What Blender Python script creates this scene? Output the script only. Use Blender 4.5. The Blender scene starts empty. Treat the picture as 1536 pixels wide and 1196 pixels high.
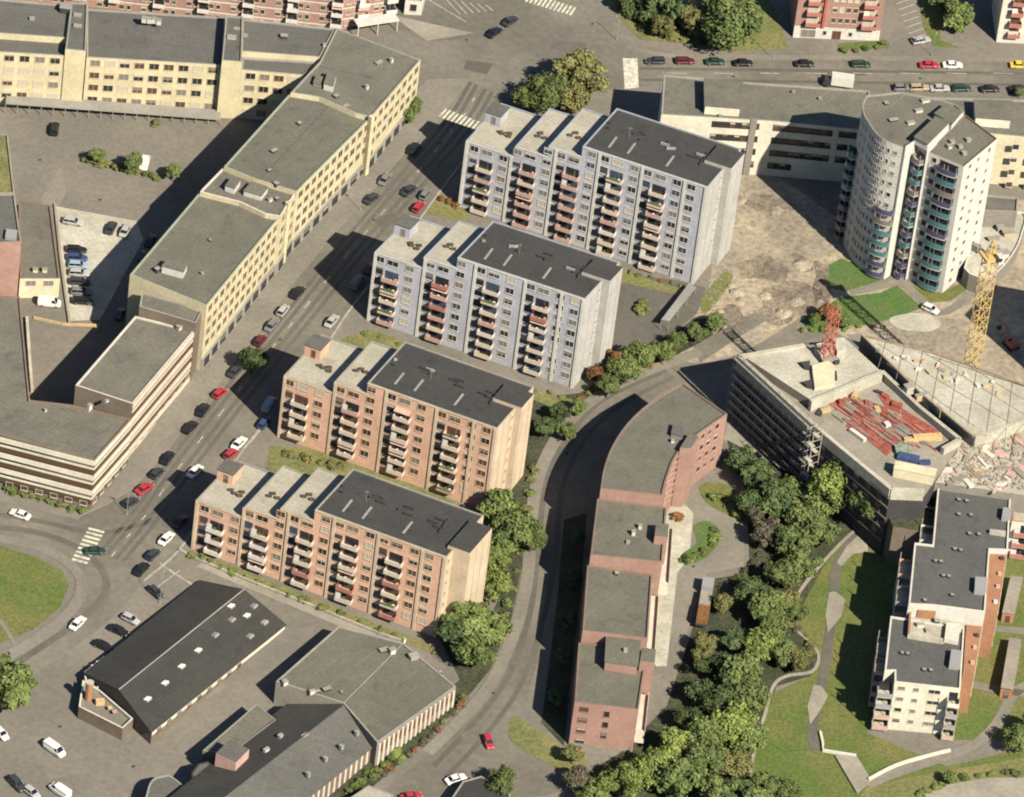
import bpy, bmesh, math, random
from mathutils import Vector, Matrix
random.seed(11)
R_ = math.radians
# ------------------------------------------------------------------ camera
F, TH, RO, DIST = 11180.0, R_(37.0), R_(7.48), 1578.0
SL, SX = 0.055, 0.019                      # the town slopes down towards the viewer
ct, st, cr, sr = math.cos(TH), math.sin(TH), math.cos(RO), math.sin(RO)
b0, b1 = Vector((1, 0, 0)), Vector((0, -st, -ct))
RX, DN, FW = b0*cr - b1*sr, b0*sr + b1*cr, Vector((0, ct, -st))
CAM = -FW*DIST
def ray(x, y):
    return (RX*(x-768) + DN*(y-598) + FW*F).normalized()
def zg(x, y): return SL*y+SX*x
def g(x, y, h=0.0):                          # point h metres above the ground seen at pixel x, y
    r = ray(x, y)
    t = (zg(CAM.x, CAM.y) + h - CAM.z)/(r.z - zg(r.x, r.y))
    p = CAM + r*t
    return Vector((p.x, p.y, p.z))
def gz(x, y, z):                             # point at absolute level z
    r = ray(x, y); p = CAM + r*((z-CAM.z)/r.z)
    return Vector((p.x, p.y, z))
def zr(a, b):                                # level of roof corner seen at a above base seen at b
    G = g(*b); ra = ray(*a)
    n = Vector((ra.x, ra.y)); q = Vector((G.x-CAM.x, G.y-CAM.y))
    t = q.dot(n)/n.dot(n)
    return CAM.z + ra.z*t
def P2(p): return Vector((p[0], p[1]))
COL = bpy.context.scene.collection
# ------------------------------------------------------------------ materials
def _mat(name):
    m = bpy.data.materials.new(name); m.use_nodes = True
    nt = m.node_tree; b = nt.nodes['Principled BSDF']
    b.inputs['Specular IOR Level'].default_value = 0.25
    return m, nt, b
def rgb(c): return (c[0], c[1], c[2], 1)
# measured base colours of the main surfaces
CO = dict(paving=(.108,.099,.083), asphalt=(.096,.089,.073), dark_asphalt=(.069,.065,.055), pavement_slabs=(.120,.111,.092), concrete=(.165,.152,.124), light_concrete=(.25,.24,.195),
 kerb_stone=(.19,.18,.15), road_paint=(.27,.26,.21), grass=(.072,.084,.024), dry_grass=(.098,.098,.038), fresh_grass=(.052,.084,.024), scrub_floor=(.030,.034,.019), dirt=(.180,.155,.116), dark_soil=(.118,.098,.074), rubble=(.23,.215,.175),
 grey_felt_roof=(.090,.086,.070), green_grey_felt_roof=(.082,.080,.063), dark_felt_roof=(.031,.031,.030), black_sheet_roof=(.027,.027,.025), pale_gravel_roof=(.225,.212,.170), slate_grey_roof=(.070,.069,.062), smooth_grey_roof=(.057,.058,.055),
 yellow_render=(.325,.290,.190), cream_render=(.35,.32,.225), off_white_render=(.36,.345,.28), white_render=(.33,.325,.295), pale_blue_grey_panels=(.245,.253,.282), peach_panels=(.37,.234,.168), pale_peach_panels=(.33,.265,.190),
 pale_panels=(.250,.243,.225), pink_brick=(.195,.120,.098), red_brick=(.135,.075,.058), orange_brick=(.205,.105,.060), brown_brick=(.105,.086,.066), grey_render=(.14,.13,.11), dark_cladding=(.03,.03,.03),
 white_trim=(.34,.325,.28), grey_trim=(.17,.165,.145), green_copper_trim=(.17,.20,.15), pale_blue_trim=(.18,.195,.22), brown_trim=(.12,.09,.07),
 cream_balcony_front=(.36,.31,.25), pink_balcony_front=(.30,.20,.165), red_balcony_front=(.24,.10,.08), white_balcony_front=(.38,.36,.33), grey_balcony_front=(.17,.17,.175), green_balcony_front=(.15,.20,.18))
def adj(name, c, c2):
    t = CO.get(name)
    if t is None: return tuple(x*.56 for x in c), tuple(x*.56 for x in c2)
    r = [min(1.6, b/max(a, 1e-4)) for a, b in zip(c, c2)]
    c_ = tuple(x*2/(1+k) for x, k in zip(t, r)); return c_, tuple(x*k for x, k in zip(c_, r))
def noise_mat(name, c, c2=None, scale=.15, fine=2.0, amt=.5, rough=.9, spec=.2, bump=0, fine_amt=.25, per_obj=0, lo=.38, hi=.62, detail=6):
    m, nt, b = _mat(name); N, L = nt.nodes, nt.links
    c2 = c2 or tuple(x*.75 for x in c)
    c, c2 = adj(name, c, c2)
    tc = N.new('ShaderNodeTexCoord')
    n1 = N.new('ShaderNodeTexNoise'); n1.inputs['Scale'].default_value = scale; n1.inputs['Detail'].default_value = detail
    n2 = N.new('ShaderNodeTexNoise'); n2.inputs['Scale'].default_value = fine; n2.inputs['Detail'].default_value = 4
    L.new(tc.outputs['Object'], n1.inputs['Vector']); L.new(tc.outputs['Object'], n2.inputs['Vector'])
    r = N.new('ShaderNodeMapRange'); r.inputs[1].default_value = lo; r.inputs[2].default_value = hi; r.inputs[4].default_value = 1
    L.new(n1.outputs[0], r.inputs[0])
    mx = N.new('ShaderNodeMix'); mx.data_type = 'RGBA'
    mx.inputs[6].default_value = rgb(c); mx.inputs[7].default_value = rgb(c2)
    ml = N.new('ShaderNodeMath'); ml.operation = 'MULTIPLY'; ml.inputs[1].default_value = amt*2 if amt < .5 else 1
    L.new(r.outputs[0], ml.inputs[0]); L.new(ml.outputs[0], mx.inputs[0])
    r2 = N.new('ShaderNodeMapRange'); r2.inputs[1].default_value = .3; r2.inputs[2].default_value = .7
    r2.inputs[3].default_value = 1-fine_amt; r2.inputs[4].default_value = 1+fine_amt
    L.new(n2.outputs[0], r2.inputs[0])
    v = N.new('ShaderNodeVectorMath'); v.operation = 'SCALE'
    L.new(mx.outputs[2], v.inputs[0]); L.new(r2.outputs[0], v.inputs['Scale'])
    out = v.outputs[0]
    if per_obj:
        oi = N.new('ShaderNodeObjectInfo'); r3 = N.new('ShaderNodeMapRange')
        r3.inputs[3].default_value = 1-per_obj; r3.inputs[4].default_value = 1+per_obj
        L.new(oi.outputs['Random'], r3.inputs[0])
        v2 = N.new('ShaderNodeVectorMath'); v2.operation = 'SCALE'
        L.new(out, v2.inputs[0]); L.new(r3.outputs[0], v2.inputs['Scale']); out = v2.outputs[0]
    L.new(out, b.inputs['Base Color'])
    b.inputs['Roughness'].default_value = rough; b.inputs['Specular IOR Level'].default_value = spec
    if bump:
        bp = N.new('ShaderNodeBump'); bp.inputs['Strength'].default_value = bump; bp.inputs['Distance'].default_value = .3
        L.new(n2.outputs[0], bp.inputs['Height']); L.new(bp.outputs[0], b.inputs['Normal'])
    return m
def roof_mat(name, c, c2, ang=0, w=1.0, seam=.80, scale=.12):
    """felt roofing: laid in strips, with stains"""
    m, nt, b = _mat(name); N, L = nt.nodes, nt.links
    c, c2 = adj(name, c, c2)
    tc = N.new('ShaderNodeTexCoord'); mp = N.new('ShaderNodeMapping'); mp.inputs['Rotation'].default_value = (0, 0, -ang)
    L.new(tc.outputs['Object'], mp.inputs[0])
    br = N.new('ShaderNodeTexBrick'); br.inputs['Scale'].default_value = 1
    br.inputs['Color1'].default_value = (1, 1, 1, 1); br.inputs['Color2'].default_value = (.93, .93, .93, 1); br.inputs['Mortar'].default_value = (seam,)*3+(1,)
    br.inputs['Mortar Size'].default_value = .05; br.inputs['Brick Width'].default_value = 26; br.inputs['Row Height'].default_value = w
    L.new(mp.outputs[0], br.inputs[0])
    n1 = N.new('ShaderNodeTexNoise'); n1.inputs['Scale'].default_value = scale; n1.inputs['Detail'].default_value = 8
    n1.inputs['Roughness'].default_value = .62
    L.new(tc.outputs['Object'], n1.inputs[0])
    r = N.new('ShaderNodeMapRange'); r.inputs[1].default_value = .36; r.inputs[2].default_value = .64
    L.new(n1.outputs[0], r.inputs[0])
    mx = N.new('ShaderNodeMix'); mx.data_type = 'RGBA'; mx.inputs[6].default_value = rgb(c); mx.inputs[7].default_value = rgb(c2)
    L.new(r.outputs[0], mx.inputs[0])
    n2 = N.new('ShaderNodeTexNoise'); n2.inputs['Scale'].default_value = 1.6; n2.inputs['Detail'].default_value = 5
    L.new(tc.outputs['Object'], n2.inputs[0])
    r2 = N.new('ShaderNodeMapRange'); r2.inputs[1].default_value = .3; r2.inputs[2].default_value = .7; r2.inputs[3].default_value = .86; r2.inputs[4].default_value = 1.14
    L.new(n2.outputs[0], r2.inputs[0])
    mu = N.new('ShaderNodeMix'); mu.data_type = 'RGBA'; mu.blend_type = 'MULTIPLY'; mu.inputs[0].default_value = 1
    L.new(mx.outputs[2], mu.inputs[6]); L.new(br.outputs[0], mu.inputs[7])
    v = N.new('ShaderNodeVectorMath'); v.operation = 'SCALE'; L.new(mu.outputs[2], v.inputs[0]); L.new(r2.outputs[0], v.inputs['Scale'])
    n3 = N.new('ShaderNodeTexNoise'); n3.inputs['Scale'].default_value = .33; n3.inputs['Detail'].default_value = 3
    L.new(tc.outputs['Object'], n3.inputs[0]); r3 = N.new('ShaderNodeMapRange'); r3.inputs[1].default_value = .60; r3.inputs[2].default_value = .66; r3.inputs[3].default_value = 1; r3.inputs[4].default_value = .86
    L.new(n3.outputs[0], r3.inputs[0]); v3 = N.new('ShaderNodeVectorMath'); v3.operation = 'SCALE'; L.new(v.outputs[0], v3.inputs[0]); L.new(r3.outputs[0], v3.inputs['Scale'])
    L.new(v3.outputs[0], b.inputs['Base Color']); b.inputs['Roughness'].default_value = .92
    return m
def glass_mat(name, c, rough=.25, metal=0, spec=.5):
    m, nt, b = _mat(name)
    b.inputs['Base Color'].default_value = rgb(tuple(x*.56 for x in c)); b.inputs['Roughness'].default_value = rough; b.inputs['Specular IOR Level'].default_value = spec
    b.inputs['Metallic'].default_value = metal
    return m
def paint(name, c, rough=.35, coat=.3):
    m, nt, b = _mat(name)
    b.inputs['Base Color'].default_value = rgb(tuple(x*.56 for x in c)); b.inputs['Roughness'].default_value = rough
    b.inputs['Coat Weight'].default_value = coat; b.inputs['Coat Roughness'].default_value = .15
    return m
def wall(name, c, k=.86, **kw):
    return noise_mat(name, c, tuple(x*k for x in c), scale=.22, fine=1.3, fine_amt=.1, amt=1, **kw)
M = {}
M['ground'] = noise_mat('paving', (.265, .228, .185), (.215, .187, .155), scale=.06, fine=.9, fine_amt=.12, amt=1, detail=10)
M['asphalt'] = noise_mat('asphalt', (.225, .203, .176), (.165, .150, .133), scale=.05, fine=.7, fine_amt=.13, amt=1, detail=12)
M['asphalt_dark'] = noise_mat('dark_asphalt', (.16, .148, .135), (.13, .122, .112), scale=.06, fine=.8, fine_amt=.12, amt=1, detail=10)
M['pavement'] = noise_mat('pavement_slabs', (.265, .236, .198), (.215, .193, .163), scale=.09, fine=1.0, fine_amt=.12, amt=1, detail=10)
M['concrete'] = noise_mat('concrete', (.42, .385, .32), (.33, .30, .25), scale=.12, fine=1.2, fine_amt=.12, amt=1, detail=8)
M['concrete_light'] = noise_mat('light_concrete', (.56, .52, .43), (.44, .40, .32), scale=.15, fine=1.3, fine_amt=.16, amt=1, detail=10)
M['kerb'] = noise_mat('kerb_stone', (.38, .35, .30), scale=.5)
M['white_line'] = noise_mat('road_paint', (.66, .63, .54), (.36, .33, .29), scale=.9, fine=4, amt=1, lo=.45, hi=.7)
M['grass'] = noise_mat('grass', (.078, .118, .030), (.140, .130, .050), scale=.11, fine=1.6, fine_amt=.28, amt=1, detail=12)
M['grass_dry'] = noise_mat('dry_grass', (.155, .150, .058), (.110, .125, .045), scale=.14, fine=1.4, fine_amt=.28, amt=1, detail=12)
M['grass_fresh'] = noise_mat('fresh_grass', (.060, .150, .022), (.095, .150, .035), scale=.14, fine=1.8, fine_amt=.25, amt=1, detail=10)
M['scrub'] = noise_mat('scrub_floor', (.050, .068, .028), (.120, .100, .060), scale=.16, fine=1.6, fine_amt=.45, amt=1, detail=12)
M['dirt'] = noise_mat('dirt', (.40, .315, .205), (.27, .215, .150), scale=.10, fine=.8, fine_amt=.3, amt=1, detail=14, bump=.6)
M['soil'] = noise_mat('dark_soil', (.25, .2, .15), (.16, .13, .1), scale=.2, fine=.9, fine_amt=.35, amt=1, detail=14, bump=.6)
M['bright_white'] = paint('bright_white', (1.15, 1.12, 1.0), .5, 0)
M['vent_brown'] = noise_mat('vent_brown', (.10, .08, .06), scale=1)
M['rubble'] = noise_mat('rubble', (.43, .36, .28), (.25, .22, .19), scale=.35, fine=1.4, fine_amt=.45, amt=1, detail=14, bump=.6)
M['roof_grey'] = roof_mat('grey_felt_roof', (.150, .142, .112), (.118, .113, .092), 1.0)
M['roof_green'] = roof_mat('green_grey_felt_roof', (.140, .138, .104), (.112, .113, .086), 1.0)
M['roof_dark'] = roof_mat('dark_felt_roof', (.080, .079, .073), (.098, .095, .086), -.33)
M['roof_black'] = roof_mat('black_sheet_roof', (.052, .054, .050), (.070, .070, .060), .96, w=.8)
M['roof_light'] = roof_mat('pale_gravel_roof', (.42, .39, .31), (.34, .315, .25), -.33, seam=.93)
M['roof_slate'] = roof_mat('slate_grey_roof', (.130, .128, .120), (.105, .104, .10), 0)
M['roof_T'] = roof_mat('smooth_grey_roof', (.125, .122, .112), (.108, .106, .098), 1.5, seam=.93)
M['cream_yellow'] = wall('yellow_render', (.74, .60, .33))
M['cream'] = wall('cream_render', (.76, .68, .49))
M['cream_white'] = wall('off_white_render', (.78, .72, .58))
M['white_wall'] = wall('white_render', (.76, .73, .65), k=.92)
M['blue_grey'] = wall('pale_blue_grey_panels', (.53, .54, .55))
M['peach'] = wall('peach_panels', (.72, .47, .31))
M['peach_pale'] = wall('pale_peach_panels', (.76, .62, .44))
M['stone_pale'] = wall('pale_panels', (.66, .63, .56))
M['pink_brick'] = wall('pink_brick', (.47, .26, .20))
M['red_brick'] = wall('red_brick', (.40, .20, .14))
M['orange_brick'] = wall('orange_brick', (.58, .27, .13))
M['brown_brick'] = wall('brown_brick', (.27, .21, .155))
M['grey_wall'] = wall('grey_render', (.33, .30, .25))
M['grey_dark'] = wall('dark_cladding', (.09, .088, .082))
M['white_trim'] = wall('white_trim', (.78, .75, .66), k=.93)
M['trim_grey'] = wall('grey_trim', (.36, .345, .30))
M['trim_green'] = wall('green_copper_trim', (.36, .42, .32))
M['trim_blue'] = wall('pale_blue_trim', (.50, .54, .60))
M['trim_brown'] = wall('brown_trim', (.30, .22, .17))
M['g_dark'] = glass_mat('dark_glass', (.030, .030, .034))
M['g_blue'] = glass_mat('blue_glass', (.060, .080, .115), .2)
M['g_mid'] = glass_mat('curtained_glass', (.20, .18, .155), .5)
M['g_pale'] = glass_mat('blind_glass', (.50, .45, .36), .6)
M['g_brown'] = glass_mat('brown_glass', (.10, .060, .040), .3)
M['g_teal'] = glass_mat('teal_glass', (.075, .200, .215), .2)
M['g_violet'] = glass_mat('violet_glass', (.085, .085, .150), .2)
M['metal'] = glass_mat('galvanised_metal', (.42, .42, .41), .5, .3)
M['metal_dark'] = glass_mat('dark_metal', (.06, .06, .06), .5, .2)
M['scaff'] = glass_mat('scaffold_steel', (.34, .33, .31), .5, .3)
M['plank'] = noise_mat('scaffold_planks', (.36, .29, .20), scale=.6)
M['timber'] = noise_mat('formwork_timber', (.60, .42, .20), (.48, .36, .20), scale=.5, amt=1)
M['rust'] = noise_mat('rust_red_steel', (.36, .095, .065), (.22, .075, .055), scale=.4, fine=1.5, fine_amt=.35, amt=1)
M['crane_yellow'] = glass_mat('crane_yellow_paint', (.60, .42, .14), .6)
M['crane_red'] = glass_mat('crane_red_paint', (.46, .13, .08), .6)
M['tarp_blue'] = noise_mat('blue_tarpaulin', (.06, .09, .20), scale=.8)
M['tarp_green'] = noise_mat('green_tarpaulin', (.25, .33, .24), scale=.8)
M['door_red'] = wall('red_paint', (.42, .13, .09))
M['bark'] = noise_mat('bark', (.10, .075, .05), scale=2)
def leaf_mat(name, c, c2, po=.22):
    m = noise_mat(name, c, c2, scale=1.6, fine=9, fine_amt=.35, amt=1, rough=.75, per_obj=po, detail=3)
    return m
M['leaf'] = leaf_mat('broadleaf_foliage', (.155, .195, .058), (.095, .135, .042))
M['leaf_bright'] = leaf_mat('bright_foliage', (.205, .250, .062), (.140, .190, .045))
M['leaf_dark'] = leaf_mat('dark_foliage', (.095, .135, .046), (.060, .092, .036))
M['leaf_olive'] = leaf_mat('olive_foliage', (.205, .195, .070), (.135, .145, .050))
M['leaf_rust'] = leaf_mat('rust_foliage', (.24, .115, .045), (.15, .085, .035))
M['leaf_grey'] = leaf_mat('grey_brown_foliage', (.13, .115, .075), (.085, .08, .05))
# ------------------------------------------------------------------ mesh builder
def ccw(poly):
    a = sum(poly[i][0]*poly[(i+1) % len(poly)][1]-poly[(i+1) % len(poly)][0]*poly[i][1] for i in range(len(poly)))
    return list(poly) if a > 0 else list(reversed(poly))
def inset(poly, d):
    poly = ccw([P2(p) for p in poly]); n = len(poly); out = []
    for i in range(n):
        p0, p1, p2 = poly[i-1], poly[i], poly[(i+1) % n]
        e1 = (p1-p0).normalized(); e2 = (p2-p1).normalized()
        n1 = Vector((-e1.y, e1.x)); n2 = Vector((-e2.y, e2.x))
        b = n1+n2; k = b.length_squared
        if k < .05: out.append(p1+n1*d); continue
        b = b*(2/k); 
        if b.length > 3: b = b.normalized()*3
        out.append(p1+b*d)
    return out
class MB:
    def __init__(s): s.v = []; s.f = []; s.m = []
    def face(s, pts, m=0):
        i = len(s.v); s.v += [tuple(p) for p in pts]; s.f.append(tuple(range(i, i+len(pts)))); s.m.append(m)
    def prism(s, poly, z0, z1, m=0, mt=None, top=True, bottom=False):
        poly = ccw([P2(p) for p in poly]); n = len(poly)
        f0 = z0 if callable(z0) else (lambda x, y: z0)
        f1 = z1 if callable(z1) else (lambda x, y: z1)
        i = len(s.v)
        for p in poly: s.v.append((p.x, p.y, f0(p.x, p.y)))
        for p in poly: s.v.append((p.x, p.y, f1(p.x, p.y)))
        for k in range(n):
            j = (k+1) % n; s.f.append((i+k, i+j, i+n+j, i+n+k)); s.m.append(m)
        if top: s.f.append(tuple(range(i+n, i+2*n))); s.m.append(m if mt is None else mt)
        if bottom: s.f.append(tuple(range(i+n-1, i-1, -1))); s.m.append(m)
    def box(s, c, sx, sy, sz, ang=0, m=0, mt=None):      # c = centre of the bottom face
        ca, sa = math.cos(ang), math.sin(ang); q = []
        for dx, dy in ((-1, -1), (1, -1), (1, 1), (-1, 1)):
            x, y = dx*sx/2, dy*sy/2; q.append((c[0]+x*ca-y*sa, c[1]+x*sa+y*ca))
        s.prism(q, c[2], c[2]+sz, m, mt, True, True)
    def tube(s, a, b, r, m=0, n=5):
        a, b = Vector(a), Vector(b); d = (b-a)
        if d.length < 1e-6: return
        d.normalize(); u = d.orthogonal().normalized(); w = d.cross(u); i = len(s.v)
        for p in (a, b):
            for k in range(n):
                t = 2*math.pi*k/n; s.v.append(tuple(p+(u*math.cos(t)+w*math.sin(t))*r))
        for k in range(n):
            j = (k+1) % n; s.f.append((i+k, i+j, i+n+j, i+n+k)); s.m.append(m)
        s.f.append(tuple(range(i+n-1, i-1, -1))); s.m.append(m); s.f.append(tuple(range(i+n, i+2*n))); s.m.append(m)
    def mesh(s, name, mats, org=(0, 0, 0)):
        me = bpy.data.meshes.new(name)
        me.from_pydata([(v[0]-org[0], v[1]-org[1], v[2]-org[2]) for v in s.v], [], s.f)
        for m in (mats if isinstance(mats, (list, tuple)) else [mats]): me.materials.append(M[m] if isinstance(m, str) else m)
        for p, m in zip(me.polygons, s.m): p.material_index = m
        me.update(); return me
def new_obj(name, data, parent=None, loc=(0, 0, 0)):
    o = bpy.data.objects.new(name, data); COL.objects.link(o); o.location = loc
    if parent: o.parent = parent
    return o
def tag(o, label=None, cat=None, group=None, kind=None):
    if label: o['label'] = label
    if cat: o['category'] = cat
    if group: o['group'] = group
    if kind: o['kind'] = kind
    return o
def stru(name, mb, mats): return tag(new_obj(name, mb.mesh(name, mats)), kind='structure')
def place(mb, name, mats, label, cat, group=None, org=None):
    if org is None:
        xs = [v[0] for v in mb.v]; ys = [v[1] for v in mb.v]; org = (sum(xs)/len(xs), sum(ys)/len(ys), min(v[2] for v in mb.v))
    o = new_obj(name, mb.mesh(name, mats, org), None, org); return tag(o, label, cat, group)
# ------------------------------------------------------------------ windows
WCACHE = {}
def win_mesh(w, h, frame, glass, dep=.10, bar=True):
    blind = random.choice((0, 0, 0, .35, .6, .25)) if glass in ('g_dark', 'g_blue', 'g_brown') and h < 2.1 else 0
    k = (round(w, 2), round(h, 2), frame, glass, bar, blind)
    if k in WCACHE: return WCACHE[k]
    b = MB(); t = .07
    def bx(x0, x1, z0, z1, y0, y1, m): 
        b.prism([(x0, y0), (x1, y0), (x1, y1), (x0, y1)], z0, z1, m, None, True, True)
    bx(-w/2, w/2, -t*.6, t, -dep-.06, .02, 0); bx(-w/2, w/2, h-t, h, -dep, .02, 0)
    bx(-w/2, -w/2+t, t, h-t, -dep, .02, 0); bx(w/2-t, w/2, t, h-t, -dep, .02, 0)
    if bar and w > 1.6: bx(-.03, .03, t, h-t, -dep+.03, .0, 0)
    b.face([(-w/2+t, -.025, t), (w/2-t, -.025, t), (w/2-t, -.025, h-t), (-w/2+t, -.025, h-t)], 1)
    if blind: b.face([(-w/2+t, -.04, h-t-(h-2*t)*blind), (w/2-t, -.04, h-t-(h-2*t)*blind), (w/2-t, -.04, h-t), (-w/2+t, -.04, h-t)], 2)
    WCACHE[k] = b.mesh('window', [frame, glass, 'g_mid' if blind != .35 else 'g_pale']); return WCACHE[k]
G_STD = ['g_dark']*5+['g_blue', 'g_mid', 'g_mid', 'g_pale']
class Bld:
    def __init__(s, name, label, cat, at, group=None):
        s.org = Vector((at[0], at[1], zg(at[0], at[1])))
        s.root = tag(new_obj(name, None, None, s.org), label, cat, group); s.count = {}; s.over = {}
    def part(s, name, mb, mats, label=None, kind=None):
        o = new_obj(name, mb.mesh(name, mats, s.org), s.root); return tag(o, label, kind=kind)
    def inst(s, name, me, p, ang, cap=100):
        n = s.count.get(name, 0); s.count[name] = n+1
        if n >= cap:
            s.over.setdefault(name, []).append((me, p, ang)); return None
        o = new_obj(name, me, s.root, Vector(p)-s.org); o.rotation_euler = (0, 0, ang); return o
    def finish(s):
        for name, lst in s.over.items():
            mats = []; b = MB()
            for me, p, ang in lst:
                mp = []
                for mt in me.materials:
                    if mt not in mats: mats.append(mt)
                    mp.append(mats.index(mt))
                ca, sa = math.cos(ang), math.sin(ang)
                i = len(b.v)
                for v in me.vertices:
                    x, y, z = v.co; b.v.append((p[0]+x*ca-y*sa, p[1]+x*sa+y*ca, p[2]+z))
                for po in me.polygons:
                    b.f.append(tuple(i+k for k in po.vertices)); b.m.append(mp[po.material_index])
            s.part(name, b, mats, kind='stuff')
    def block(s, poly, z1, wm, rm, cm, par=.4, pt=.35, base=None, name='wall'):
        """walls with a parapet and a roof sheet behind it"""
        poly = ccw([P2(p) for p in poly]); b = MB()
        f0 = base if base is not None else (lambda x, y: zg(x, y)-.4)
        b.prism(poly, f0, z1, 0, top=False)
        inn = inset(poly, pt); n = len(poly)
        for k in range(n):
            j = (k+1) % n
            b.face([(*poly[k], z1), (*poly[j], z1), (*inn[j], z1), (*inn[k], z1)], 1)
            b.face([(*inn[j], z1-par), (*inn[k], z1-par), (*inn[k], z1), (*inn[j], z1)], 1)
        o = s.part(name, b, [wm, cm])
        r = MB(); r.face([(*p, z1-par+.01) for p in inn]); s.part('roof', r, [rm])
        return poly
    def facade(s, P0, P1, ztop, rows, pitch, w, h, cols=None, margin=1.0, frame='white_trim', glass=None, step=None, skip=None, rowlist=None, name='window', zmin=.6):
        P0, P1 = P2(P0), P2(P1); d = P1-P0; Ln = d.length; d.normalize(); ang = math.atan2(d.y, d.x)
        if cols is None:
            n = max(1, int((Ln-2*margin)/step)); cols = [margin+(i+.5)*(Ln-2*margin)/n for i in range(n)]
        glass = glass or G_STD
        for r in range(rows):
            z = ztop - r*pitch - h
            for ci, c in enumerate(cols):
                if skip and skip(r, ci): continue
                p = P0+d*c
                if z < zg(p.x, p.y)+zmin: continue
                s.inst(name, win_mesh(w, h, frame, random.choice(glass)), (p.x, p.y, z), ang)
    def strip(s, P0, P1, z, h, t, mat, a=0, b=None, name='band', mb=None, m=0):
        """a band standing t proud of the wall"""
        P0, P1 = P2(P0), P2(P1); d = P1-P0; Ln = d.length; d.normalize(); n = Vector((d.y, -d.x)); b = Ln if b is None else b
        q = [P0+d*a+n*-.02, P0+d*b+n*-.02, P0+d*b+n*t, P0+d*a+n*t]
        own = mb is None; mb = mb or MB()
        mb.prism(q, z, z+h, m, None, True, True)
        if own: s.part(name, mb, [mat])
def vent(B, px, py, z, w=1.0, d=1.0, h=.9, ang=-.33, mat='metal', name='roof_vent', pale=None):
    p = gz(px, py, z); b = MB(); b.box((p.x, p.y, z), w, d, h, ang, 0)
    b.box((p.x, p.y, z+h), w*1.15, d*1.15, .12, ang, 1)
    B.part(name, b, [mat, pale or 'trim_grey'])
def smooth(pts, n=6, closed=False):
    out = []; N = len(pts)
    rng = range(N) if closed else range(N-1)
    for i in rng:
        p0 = pts[(i-1) % N] if closed or i > 0 else pts[i]; p1 = pts[i]; p2 = pts[(i+1) % N]; p3 = pts[(i+2) % N] if closed or i+2 < N else p2
        for k in range(n):
            t = k/n
            out.append(tuple(.5*((2*p1[a])+(-p0[a]+p2[a])*t+(2*p0[a]-5*p1[a]+4*p2[a]-p3[a])*t*t+(-p0[a]+3*p1[a]-3*p2[a]+p3[a])*t**3) for a in (0, 1)))
    if not closed: out.append(pts[-1])
    return out
def sheet(name, pts, dz, mat, sm=False, kind='structure', edge=0):
    if sm: pts = smooth(pts, 6, True)
    w = ccw([P2(g(x, y)) for x, y in pts]); b = MB()
    if edge: b.prism(w, lambda x, y: zg(x, y)-.05, lambda x, y: zg(x, y)+dz, 1, 0)
    else: b.face([(p.x, p.y, zg(p.x, p.y)+dz) for p in w])
    o = new_obj(name, b.mesh(name, [mat, 'kerb'])); return tag(o, kind=kind)
def ribbon(name, pts, width, dz, mat, h=0, sm=True, px=True, kind='structure'):
    if sm: pts = smooth(pts, 5)
    w = [P2(g(x, y)) if px else P2((x, y)) for x, y in pts]; b = MB(); L, Rr = [], []
    for i, p in enumerate(w):
        d = (w[min(i+1, len(w)-1)]-w[max(i-1, 0)]).normalized(); n = Vector((-d.y, d.x))*width/2
        L.append(p+n); Rr.append(p-n)
    for i in range(len(w)-1):
        q = [Rr[i], Rr[i+1], L[i+1], L[i]]
        if h: b.prism(q, lambda x, y: zg(x, y)+dz-.05, lambda x, y: zg(x, y)+dz+h)
        else: b.face([(p.x, p.y, zg(p.x, p.y)+dz) for p in q])
    o = new_obj(name, b.mesh(name, [mat])); return tag(o, kind=kind)
# ground
gb = MB(); S = 2600
gb.face([(x, y, zg(x, y)) for x, y in ((-S, -S), (S, -S), (S, S), (-S, S))])
stru('ground', gb, 'ground')
LK = [(120, 775), (160, 757), (197, 735), (240, 690), (300, 612), (395, 490), (440, 425), (500, 352), (560, 285), (620, 215), (672, 160), (705, 118)]   # left kerb of the main street
RK = [(215, 872), (268, 826), (310, 762), (357, 686), (391, 642), (440, 577), (495, 509), (521, 470), (570, 408), (620, 342), (656, 293), (690, 248), (716, 212), (735, 180)]
sheet('road', LK + [(690, 60), (640, 62), (590, 40), (560, -20), (640, -80), (940, -80), (905, 10), (925, 55), (1000, 78), (1100, 84), (1300, 84), (1640, 86),
      (1640, 160), (1536, 148), (1300, 142), (1100, 135), (990, 128), (905, 135), (830, 150), (735, 180)] + RK[::-1] +
      [(190, 905), (160, 935), (90, 985), (20, 1035), (-80, 1100), (-80, 1010), (-10, 985), (60, 945), (105, 900), (112, 872), (95, 850), (50, 832), (-80, 805), (-80, 740), (0, 752), (60, 768)], .02, 'asphalt')
sheet('road', [(1240, 440), (1160, 490), (1100, 520), (1010, 548), (940, 582), (880, 625), (835, 680), (800, 745), (790, 810), (782, 880), (762, 960), (735, 1030), (690, 1085), (640, 1135), (560, 1196), (540, 1260), (760, 1260), (790, 1200), (850, 1186),
      (880, 1170), (850, 1150), (800, 1128), (775, 1100), (790, 1050), (810, 980), (850, 900), (870, 800), (890, 720), (930, 640), (990, 590), (1060, 560), (1130, 540), (1240, 500)], .02, 'asphalt')
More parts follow.
